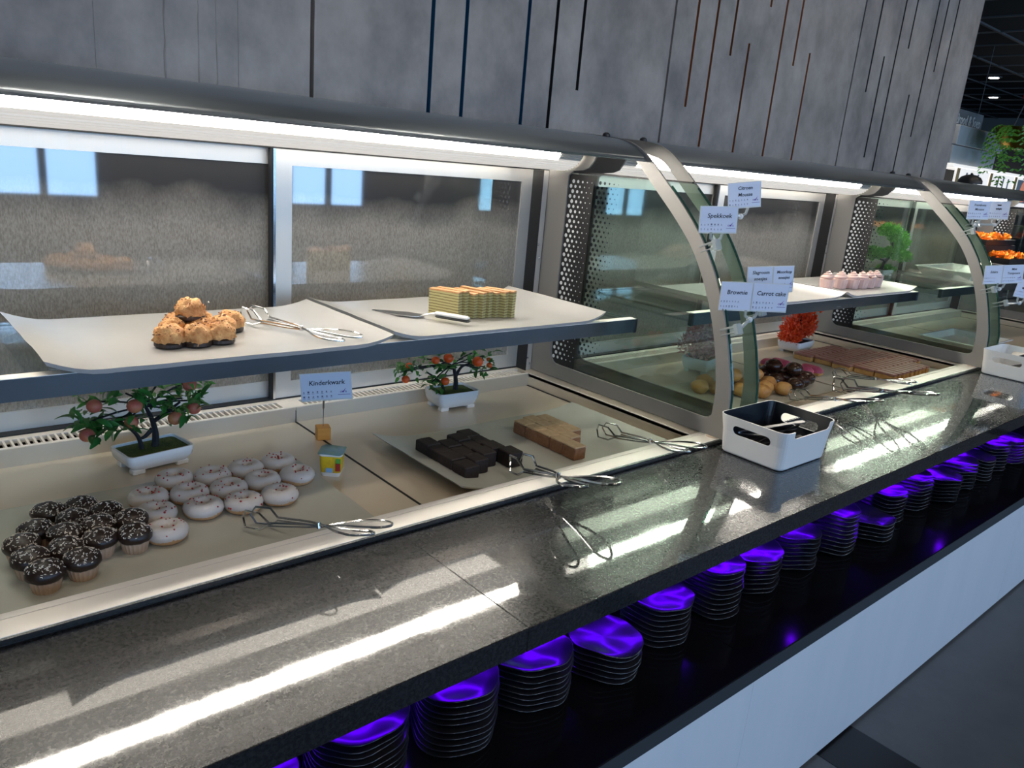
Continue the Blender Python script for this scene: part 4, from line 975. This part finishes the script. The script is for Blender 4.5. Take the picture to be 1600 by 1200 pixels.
clip_sign((X3 + .004, arc_at(1.47), 1.47), (3.80, 1.295, 1.572), -36, 3, [('Framboos\nMousse', .100, .080, .0135)], 'card reading Framboos Mousse clipped to the frame of the middle case')
clip_sign((X4, arc_at(1.50), 1.50), (3.935, 1.262, 1.579), -62, 3, [('~~~~\n~~~~~~', .085, .080, .0120)], 'small turned card beside the Framboos Mousse card')
clip_sign((X3 + .004, arc_at(1.24), 1.24), (3.785, 1.132, 1.318), -36, 6, [('Eclairs', .082, .080, .0130), ('Mini\nTompouce', .094, .080, .0130)], 'double card reading Eclairs and Mini Tompouce above the far white bin')
clip_sign((X4, arc_at(1.18), 1.18), (3.935, 1.085, 1.258), -36, -6, [('~~~\n~~~~', .075, .080, .0140)], 'lowest card at the right, below the Mini Tompouce card')
# ================================================================ QUARK CUP
t = empty('quark_cup', (.818, 1.508, PZ), math.radians(-38), 'small square quark cup with yellow label and foil lid', 'cup')
def rsq(a, r, z, n=5):
    pts = []
    for (cx, cy, a0) in ((a - r, a - r, 0), (-(a - r), a - r, 90), (-(a - r), -(a - r), 180), (a - r, -(a - r), 270)):
        for k in range(n): an = math.radians(a0 + 90 * k / (n - 1)); pts.append(Vector((cx + r * math.cos(an), cy + r * math.sin(an), z)))
    return pts
MB().loft([rsq(.0205, .007, 0), rsq(.0215, .007, .003), rsq(.0225, .007, .0075), rsq(.0250, .0075, .052), rsq(.0275, .008, .0525), rsq(.0275, .008, .0555)]).build('cup_body', m['white_plastic'], t, True)
lb = MB().loft([rsq(.0229, .007, .010), rsq(.0254, .0075, .050)], cap=False).build('label_sleeve', m['cup_yellow'], t, True)
MB().box(-.010, .006, -.0266, -.0236, .012, .022).build('print_patch', m['cup_blue'], lb); MB().box(.012, .023, -.0266, -.0240, .016, .034).build('print_patch', m['cup_red'], lb); MB().box(.012, .0235, -.0270, -.0245, .035, .046).build('print_patch', m['cup_green'], lb)
ld = MB(); ld.loft([rsq(.0285, .008, .0557), rsq(.0295, .008, .0565), rsq(.0265, .008, .0585)])
ld.v = [(x, y, z + .0018 * math.sin(x * 260) * math.cos(y * 230)) for x, y, z in ld.v]; ld.build('foil_lid', m['foil_lid'], t, True)
# ================================================================ TONGS
def arm_path(s):
    loop = [(-.018, .008 * s, 0), (-.036, .022 * s, .002), (-.065, .044 * s, .003), (-.100, .054 * s, .003), (-.126, .046 * s, .003), (-.134, .032 * s, .002), (-.120, .019 * s, .001), (-.095, .0165 * s, 0), (-.055, .0135 * s, 0), (-.026, .0085 * s, 0)]
    return loop
def tongs_mesh():
    arms = []
    for s in (1, -1):
        mb = MB(); lift = .0016 * s
        mb.tube([(p[0], p[1], p[2] + lift) for p in catmull([q for q in arm_path(s)], 4, closed=True)], .0025, 6, closed=True)
        o = -s
        for dz in (-.0030, .0030):
            mb.tube(catmull([(-.022, .0085 * s, lift), (0, 0, lift + dz * .4), (.03, .005 * o, lift + dz), (.10, .014 * o, lift + dz)], 4), .0021, 6)
        y = .014 * o
        mb.tube([(.10, y, lift + .003), (.118, y + .004 * o, .020), (.150, y + .001 * o, .022), (.160, y - .003 * o, .008), (.152, y + .002 * o, -.010), (.118, y + .004 * o, -.012), (.10, y, lift - .003)], .0023, 6)
        arms.append(mb.mesh('arm', m['chrome'], True))
    pv = MB().lathe([(.0045, -.0055), (.0045, .0055), (.002, .0065)], 10).mesh('pivot', m['chrome'])
    return arms, pv
TM = tongs_mesh()
def tongs(pj, ph, label, roll=0, sc=1.0):
    """pj: jaw-tip ground point, ph: handle-end ground point (world)"""
    a = Vector(pj); b = Vector(ph)
    if a.z < 1.0:      # shaft rests on the rim edge, handles rise beyond it
        zh = a.z + (RZ + .004 - a.z) * (a.y - b.y) / (a.y - 1.19); f_ = (1.6 - zh) / (1.6 - b.z); b = Vector((b.x * f_, b.y * f_, zh))
        zh = a.z + (RZ + .004 - a.z) * (a.y - b.y) / (a.y - 1.19); b.z = zh
    d = a - b; L = d.length; dx = d.normalized()
    dy = Vector((0, 0, 1)).cross(dx).normalized(); dz = dx.cross(dy)
    k = L / .294 * sc
    R = Matrix((dx, dy, dz)).transposed().to_4x4()
    t = empty('serving_tongs', (0, 0, 0), 0, label, 'tongs', 'steel wire serving tongs')
    o = b + dx * (.134 * k) + dz * .0045
    t.matrix_world = Matrix.Translation(o) @ R @ Matrix.Rotation(math.radians(roll), 4, 'X') @ Matrix.Diagonal((k, k, k, 1))
    for me in TM[0]: link('arm', me, t)
    link('pivot', TM[1], t)
    return t
tongs((.672, 1.655, STZ + .012), (.800, 1.400, STZ + .003), 'steel wire tongs on the upper white tray beside the macaroons')
tongs((.545, 1.335, TZ + .012), (.712, 1.112, RZ + .002), 'steel wire tongs lying in front of the donuts', 8)
tongs((1.195, 1.292, TZ + .012), (1.207, 1.020, RZ + .002), 'steel wire tongs lying in front of the brownies')
tongs((1.575, 1.365, TZ + .012), (1.638, 1.080, RZ + .002), 'steel wire tongs lying beside the carrot cake')
tongs((2.800, 1.290, TZ + .012), (2.835, 0.995, RZ + .002), 'steel wire tongs reaching past the rim right of the chocolate puffs')
tongs((2.985, 1.400, TZ + .014), (3.060, 1.120, RZ + .002), 'steel wire tongs lying in front of the caramel slices')
tongs((2.500, 1.305, TZ + .012), (2.590, 1.050, RZ + .002), 'steel wire tongs on the rim directly behind the near white bin')
# ================================================================ WHITE BINS
def bin_box(loc, rz, label, inside):
    sx, sy, h = .228, .186, .108
    def rr_(a, b, r, z, n=6):
        pts = []
        for (cx, cy, a0) in ((a - r, b - r, 0), (-(a - r), b - r, 90), (-(a - r), -(b - r), 180), (a - r, -(b - r), 270)):
            for k in range(n): an = math.radians(a0 + 90 * k / (n - 1)); pts.append(Vector((cx + r * math.cos(an), cy + r * math.sin(an), z)))
        return pts
    a, b = sx / 2, sy / 2; mb = MB(); t = .003
    ro = [rr_(a - .003, b - .003, .020, .002), rr_(a, b, .022, .006), rr_(a + .006, b + .004, .023, h * .6), rr_(a + .016, b + .008, .024, h)]
    ri = [rr_(a + .013, b + .005, .022, h), rr_(a + .003, b + .001, .020, h * .6), rr_(a - .004, b - .004, .019, .008), rr_(a - .007, b - .007, .018, .0055)]
    n = len(ro[0]); R = ro + ri
    mb.loft(R, cap=False)
    mb.f.append(tuple(reversed(range(n)))); mb.m.append(0); mb.f.append(tuple((len(R) - 1) * n + j for j in range(n))); mb.m.append(1)
    per = n
    for i in range(len(R) - 1):
        for j in range(per):
            if i >= 4: mb.m[i * per + j] = 1
    ob = mb.build('bin_body', [m['white_plastic'], m[inside]]); fix_normals(ob.data)
    cut = MB()
    cap_ = lambda x: [Vector((x, .044 * (1 if k < 9 else -1) * 1.0 + .0125 * math.sin((k if k < 9 else k) * PI / 8 * 0) * 0 + (.0125 * math.sin(PI * (k if k < 9 else k - 9) / 8)) * (1 if k < 9 else -1) - (.0 if k < 9 else 0), .072 + .0125 * math.cos(PI * (k if k < 9 else k - 9) / 8) * (1 if k < 9 else -1))) for k in range(18)]
    cut.loft([cap_(-.2), cap_(.2)])
    cb_ = MB(); cb_.loft([[Vector((x, yv, z)) for (x, z) in ((-.085, .093), (-.080, .088), (.085, .088), (.092, .093), (.097, .13), (-.090, .13))] for yv in (-.20, -.06)])
    for mbx in (cut, cb_):
        co = mbx.build('cutter', m['white_plastic']); fix_normals(co.data); mod = ob.modifiers.new('b', 'BOOLEAN'); mod.operation = 'DIFFERENCE'; mod.object = co; mod.solver = 'EXACT'
        me = eval_mesh(ob, 'bin_body'); ob.modifiers.clear(); ob.data = me; bpy.data.objects.remove(co)
    t_ = empty('cutlery_bin', loc, rz, label, 'bin', 'white plastic cutlery bins')
    ob.parent = t_
    MB().loft([rr_(a - .006, b - .006, .02, 0), rr_(a - .006, b - .006, .02, .0022)]).build('foot_ring', m['black_plastic'], t_)
    return t_
bin_box((1.868, 1.000, .90), 0, 'white plastic bin with a dark inside holding black tongs on the worktop', 'bin_inside')
bin_box((3.800, 1.005, .90), 0, 'white plastic bin with a pale inside at the far end of the worktop', 'white_plastic')
# black tongs inside the near bin
BT = []
def dark_tongs(loc, rx, ry, rz, label):
    t = empty('plastic_tongs', loc, 0, label, 'tongs', 'black tongs in the near white bin')
    t.rotation_euler = (rx, ry, rz)
    if not BT:
        for s in (1, -1):
            mb = MB(); rings = []
            for k in range(13):
                u = k / 12; x = -.085 + .17 * u; wd = .0055 + .004 * math.sin(u * PI) + (.006 if u > .85 else 0); y = s * (.004 + .018 * u); 
                rings.append([Vector((x, y - .0012, -wd)), Vector((x, y + .0012, -wd)), Vector((x, y + .0012, wd)), Vector((x, y - .0012, wd))])
            mb.loft(rings); BT.append(mb.mesh('arm', MT['plate_black']))
        BT.append(MB().tube(catmull([(-.084, .004, 0), (-.094, 0, 0), (-.084, -.004, 0)], 4), .004, 6).mesh('hinge', MT['plate_black'], True))
    for nme, me in zip(('arm', 'arm', 'hinge'), BT): link(nme, me, t)
for i, (l, r, lab) in enumerate((((1.865, .990, .925), (0.2, -.15, -.5), 'black tongs lying lowest in the near white bin'), ((1.850, 1.02, .940), (1.2, -.20, -.9), 'black tongs in the near white bin, pointing to its back'), ((1.880, .985, .950), (.7, -.10, -.2), 'black tongs in the near white bin, nearest the cut-out front'), ((1.860, 1.005, .965), (1.5, -.12, -.65), 'black tongs lying uppermost in the near white bin'))):
    dark_tongs(l, *r, lab)
dark_tongs((3.80, 1.0, .93), .4, -.1, -.5, 'black tongs in the far white bin')
# ================================================================ PLATES
def plate_mesh():
    mb = MB(); n = 36
    def rf(a): return 1 + .05 * math.sin(2 * a + .6) + .035 * math.sin(3 * a + 1.9) + .012 * math.sin(7 * a)
    rings = []
    prof = [(.040, 0.0), (.066, .003), (.086, .0105), (.0875, .0120), (.0850, .0125), (.064, .0062), (.030, .0042), (.002, .0040)]
    for (r, z) in prof:
        ring = []
        for k in range(n):
            a = 2 * PI * k / n; e = (r / .087) ** 3
            ring.append(Vector((r * rf(a) * math.cos(a), r * rf(a) * math.sin(a), z + e * (.0032 * math.sin(3 * a + .5) + .0022 * math.sin(5 * a)))))
        rings.append(ring)
    mb.loft(rings); return mb.mesh('wavy_plate', m['plate_black'], 'all')
pm = plate_mesh()
stacks = [(.40, .995, 8), (.605, 1.005, 10), (.815, .995, 10), (1.018, 1.00, 8), (1.222, .975, 6), (1.437, .992, 8), (1.655, .995, 10), (1.862, .998, 8), (2.072, 1.010, 8), (2.288, .990, 10), (2.495, .968, 5), (2.695, 1.01, 8), (2.888, 1.000, 9), (3.08, .970, 7), (3.275, .985, 8), (3.47, .99, 7), (3.665, .99, 9), (3.86, .98, 8)]
r_ = random.Random(9)
for si, (x, y, n) in enumerate(stacks):
    h = .0138
    for k in range(n):
        o = link('wavy_plate', pm, None, (x + r_.uniform(-.0025, .0025), y + r_.uniform(-.0025, .0025), .5125 + k * h), (0, 0, .5 + si * 1.7 + r_.uniform(-.06, .06)))
        tag(o, 'black wavy-edged plate, %s from the bottom of the %s stack from the left' % (ORD[k + 1], ORD[si + 1]), 'plate', 'stacked black wavy plates under the worktop')
# ================================================================ FARTHEST CASE CONTENT
def board(x0, x1, y0, y1, z0, z1, name, mat, label, cat, rz=0):
    o = MB().bbox(-(x1 - x0) / 2, (x1 - x0) / 2, -(y1 - y0) / 2, (y1 - y0) / 2, 0, z1 - z0, .003).build(name, m[mat], None, loc=((x0 + x1) / 2, (y0 + y1) / 2, z0), rot=(0, 0, rz)); return tag(o, label, cat)
def dish(x, y, z, sx, sy, h, mat, label):
    mb = MB(); rings = []
    for (k, zz) in ((.82, 0), (1, h), (1.04, h), (1.03, h + .004), (.96, h + .002), (.80, .005)):
        rings.append([Vector((sx * k * a, sy * k * b, zz)) for (a, b) in ((-.5, -.5), (.5, -.5), (.5, .5), (-.5, .5))])
    mb.loft(rings); return tag(mb.build('serving_dish', m[mat], None, loc=(x, y, z)), label, 'dish')
curl_tray(4.28, 4.93, 1.40, 1.78, SZ, 'white tray right of the green bonsai in the farthest case', cy=0, group='white trays on the glass shelves')
dish(4.60, 1.58, STZ + .004, .50, .28, .045, 'melamine', 'white oblong dish on the tray right of the green bonsai')
dish(4.58, 1.47, PZ, .46, .30, .030, 'ceramic', 'white oblong dish in the pan of the farthest case')
curl_tray(4.95, 5.55, 1.38, 1.80, SZ, 'white tray under the orange blossoms in the farthest case', cy=0, group='white trays on the glass shelves')
def blossoms(x, y, z, lab, seed):
    t = empty('blossom_tray', (x, y, z), 0, lab, 'decoration', 'black trays of orange blossoms')
    MB().loft([[Vector((a * k, b * k, zz)) for (a, b) in ((-.25, -.07), (.25, -.07), (.25, .07), (-.25, .07))] for (k, zz) in ((.92, 0), (1, .03), (.97, .03), (.90, .008))]).build('black_tray', m['black_plastic'], t)
    r_ = random.Random(seed)
    me = MB()
    for k in range(14):
        a = 2 * PI * k / 14; e = .35 + .5 * (k % 3) / 2; d = Vector((math.cos(a) * math.cos(e), math.sin(a) * math.cos(e), math.sin(e))); s = d.orthogonal().normalized() * .006
        me.add([(0, 0, 0), d * .02 + s, d * .026, d * .02 - s], [(0, 1, 2), (0, 2, 3)])
    bm_ = me.mesh('blossom', m['flower_orange'])
    for k in range(46): link('blossom', bm_, t, (r_.uniform(-.23, .23), r_.uniform(-.055, .055), r_.uniform(.022, .048)), (r_.uniform(-.4, .4), r_.uniform(-.4, .4), r_.uniform(0, 6)))
st = empty('display_stand', (5.235, 1.60, STZ), 0, 'two-step black stand under the orange blossom trays', 'stand')
MB().bbox(-.27, .27, -.10, .02, .004, .075, .004).build('lower_step', m['black_plastic'], st); MB().bbox(-.27, .27, .021, .16, .004, .165, .004).build('upper_step', m['black_plastic'], st)
blossoms(5.235, 1.55, STZ + .077, 'lower black tray of orange blossoms on the stepped stand', 1)
blossoms(5.235, 1.69, STZ + .167, 'upper black tray of orange blossoms on the stepped stand', 2)
t = empty('wire_rack', (5.90, 1.86, .90), 0, 'tall steel wire rack beyond the farthest case', 'rack')
for (x, y) in ((-.12, -.1), (.16, -.1), (-.12, .12), (.16, .12)): MB().tube([(x, y, 0), (x, y, .68)], .006, 6).build('rack_post', m['chrome'], t)
for zz in (.10, .30, .50, .58, .66):
    sh = MB()
    for y in (-.1, 0.01, .12): sh.tube([(-.12, y, zz), (.16, y, zz)], .0045, 5)
    for x in (-.12, .02, .16): sh.tube([(x, -.1, zz), (x, .12, zz)], .0045, 5)
    sh.build('rack_shelf', m['chrome'], t)
bb = MB().bbox(5.66, 6.2, 1.142, 2.04, .801, .8995, .003).build('side_counter', m['black_plastic']); tag(bb, 'black counter end beyond the farthest display case', 'counter')
# ================================================================ FAR BACKGROUND (second line of the buffet)
BY = 3.2
pw = struct('wall_partition', MB().box(5.9, 14.0, BY + .02, BY + .12, 0, 2.26), m['ceiling_black'])
hd = empty('steel_hood', (8.35, BY, 1.90), 0, 'pale steel hood panels left of the black panel in the far buffet', 'hood')
off = Vector((-8.35, -BY, -1.90))
MB().bbox(7.6, 8.74, BY - .30, BY + .0, 2.085, 2.25, .004).build('hood_panel', m['poster_grey'], hd, loc=off)
MB().bbox(7.6, 8.66, BY - .28, BY + .0, 1.925, 2.080, .004).build('hood_panel', m['poster_grey'], hd, loc=off)
MB().bbox(7.6, 11.2, BY - .32, BY + .0, 1.895, 1.922, .004).build('shelf_edge', m['poster_white'], hd, loc=off)
pr = empty('picture_row', (9.4, BY - .30, 1.62), 0, 'row of white food picture panels above the far buffet', 'picture')
off = Vector((-9.4, -BY + .30, -1.62))
for i, (a, b) in enumerate(((7.7, 8.50), (8.52, 9.20), (9.22, 9.92), (9.94, 10.6))):
    o = MB().box(a, b, BY - .32, BY - .30, 1.60, 1.893).build('picture_panel', m['poster_white'], pr, loc=off)
    MB().box(a, a + .06, BY - .325, BY - .3205, 1.60, 1.89).build('wood_strip', m['poster_wood'], o)
    if i >= 2:
        MB().box(a + .10, b - .04, BY - .325, BY - .3205, 1.64, 1.87).build('picture_print', m['poster_grey'], o)
        MB().sphere(((a + b) / 2, BY - .327, 1.765), .115, 18, 12, sc=(1.2, .03, 1)).build('salmon_print', m['poster_salmon'], o, True)
    else:
        for q in range(3): MB().box(a + .22 + q * .14, a + .25 + q * .14, BY - .325, BY - .3205, 1.62, 1.86).build('panel_rib', m['poster_grey'], o)
struct('trim_1', MB().box(5.9, 14, BY - .30, BY + .02, 0, 1.60), m['black_plastic'])
sg = empty('hanging_sign', (7.85, 3.0, 2.24), 0, 'grey hanging sign reading Brood & Soep in white letters', 'sign')
MB().box(-.62, .50, 0, .03, 0, .158).build('sign_board', m['sign_grey'], sg)
link('lettering', text_mesh('Brood & Soep', .125, m['sign_white'], thick=.004), sg, (.165, -.003, .072), (PI / 2, 0, 0), (.80, 1.0, 1))
MB().sphere((-.215, -.004, .095), .06, 14, 10, sc=(1.0, .08, 1.2)).build('bread_emblem', m['bread'], sg, True)
MB().add([(-.26, -.006, .002), (-.185, -.006, .002), (-.225, -.006, .042)], [(0, 1, 2)]).build('white_triangle', m['sign_white'], sg)
for xx in (-.45, .40): MB().tube([(xx, .015, .158), (xx, .015, .76)], .003, 5).build('hanger', m['grid_bar'], sg)
# hanging fern
t = empty('hanging_fern', (8.02, 2.56, 2.066), 0, 'trailing green fern in a brass hanging basket, upper right', 'plant')
MB().lathe([(.10, .02), (.17, .10), (.19, .20), (.17, .20), (.10, .06)], 20).build('basket', m['brass'], t, True)
MB().tube([(-.18, 0, .2), (-.06, 0, .38), (0, 0, .42), (.06, 0, .38), (.18, 0, .2)], .006, 5).build('hoop', m['grid_bar'], t)
MB().tube([(0, 0, .42), (0, 0, .90)], .006, 5).build('rod', m['grid_bar'], t)
MB().sphere((0, 0, .46), .045, 12, 8, sc=(1, 1, .7)).build('red_bloom', m['pole_red'], t, True)
fo = MB(); r_ = random.Random(2)
for k in range(70):
    a = r_.uniform(0, 2 * PI); L = r_.uniform(.12, .42); q = Vector((math.cos(a), math.sin(a), 0)); s = Vector((-q.y, q.x, 0))
    if q.x < -.2: L *= 1.15
    for u in range(9):
        f_ = u / 8; p = q * (.12 + .13 * math.sin(f_ * 1.5)) + Vector((0, 0, .20 + .05 * math.sin(f_ * PI) - L * f_ ** 1.5))
        for sg_ in (-1, 1):
            e = (s * sg_ + q * .3 + Vector((0, 0, -.5))).normalized() * .042; wv = Vector((0, 0, .010))
            fo.add([p, p + e * .5 + wv, p + e, p + e * .5 - wv], [(0, 1, 2), (0, 2, 3)])
tag(fo.build('fronds', m['foliage_green'], t), kind='stuff')
# black dome standing in for an unclear dark shape, likely a head
t = empty('black_dome', (5.12, 1.83, 1.7085), 0, 'black domed lid standing on the canopy of the farthest case', 'lid')
MB().lathe([(.066, 0), (.065, .018), (.052, .036), (.028, .048), (.006, .051)], 24).build('dome', m['black_plastic'], t, True)
MB().sphere((0, 0, .054), .007, 10, 8).build('knob', m['black_plastic'], t, True)
# ceiling spots
for i, (x, y) in enumerate(((7.25, 2.98), (10.256, 3.677), (12.092, 4.283), (9.3, 4.9))):
    t = empty('ceiling_spot', (x, y, 3.0), 0, 'small recessed ceiling spotlight, %s from the concrete wall' % ORD[i + 1], 'spotlight', 'ceiling spotlights')
    MB().lathe([(.085, 0), (.085, -.012), (.06, -.012)], 18).build('ring', m['grid_bar'], t); MB().lathe([(.055, -.009), (.05, -.016), (.01, -.02)], 16).build('lamp', m['spot_lamp'], t, True)
    L = bpy.data.lights.new('ceiling_spot_light', 'SPOT'); L.energy = 18; L.spot_size = 1.8; L.spot_blend = .6; L.color = (1, .93, .84); L.shadow_soft_size = .05
    lo = bpy.data.objects.new('ceiling_spot_light', L); C.objects.link(lo); lo.parent = t; lo.location = (0, 0, -.03)

for i in range(6):  # unseen spots added to warm and brighten the concrete wall
    x = -0.6 + i * 1.2
    t = empty('track_spot', (x, 1.25, 3.0), 0, 'ceiling spotlight above the display cases, %s from the left' % ORD[i + 1], 'spotlight', 'spotlights above the display cases')
    MB().lathe([(.05, 0), (.05, -.06), (.04, -.06)], 16).build('housing', m['black_plastic'], t); MB().lathe([(.038, -.052), (.034, -.058), (.01, -.06)], 14).build('lamp', m['spot_lamp'], t, True)
    L = bpy.data.lights.new('track_spot_light', 'SPOT'); L.energy = 26; L.spot_size = 2.0; L.spot_blend = .8; L.color = (1, .86, .70); L.shadow_soft_size = .06
    lo = bpy.data.objects.new('track_spot_light', L); C.objects.link(lo); lo.parent = t; lo.location = (0, 0, -.065); lo.rotation_euler = (math.radians(38), 0, 0)

for i in range(7):  # unseen fill lamps added to lift the light inside the cases
    x = -1.8 + i * 1.6
    t = empty('downlight', (x, -0.9, 3.0), 0, 'recessed ceiling downlight on the customer side, %s from the left' % ORD[i + 1], 'spotlight', 'downlights on the customer side')
    MB().lathe([(.085, 0), (.085, -.012), (.06, -.012)], 18).build('ring', m['grid_bar'], t); MB().lathe([(.055, -.009), (.05, -.016), (.01, -.02)], 16).build('lamp', m['spot_lamp'], t, True)
    L = bpy.data.lights.new('downlight_light', 'SPOT'); L.energy = 38; L.spot_size = 2.2; L.spot_blend = .8; L.color = (1, .84, .66); L.shadow_soft_size = .12
    lo = bpy.data.objects.new('downlight_light', L); C.objects.link(lo); lo.parent = t; lo.location = (0, 0, -.03); lo.rotation_euler = (math.radians(35), 0, 0)
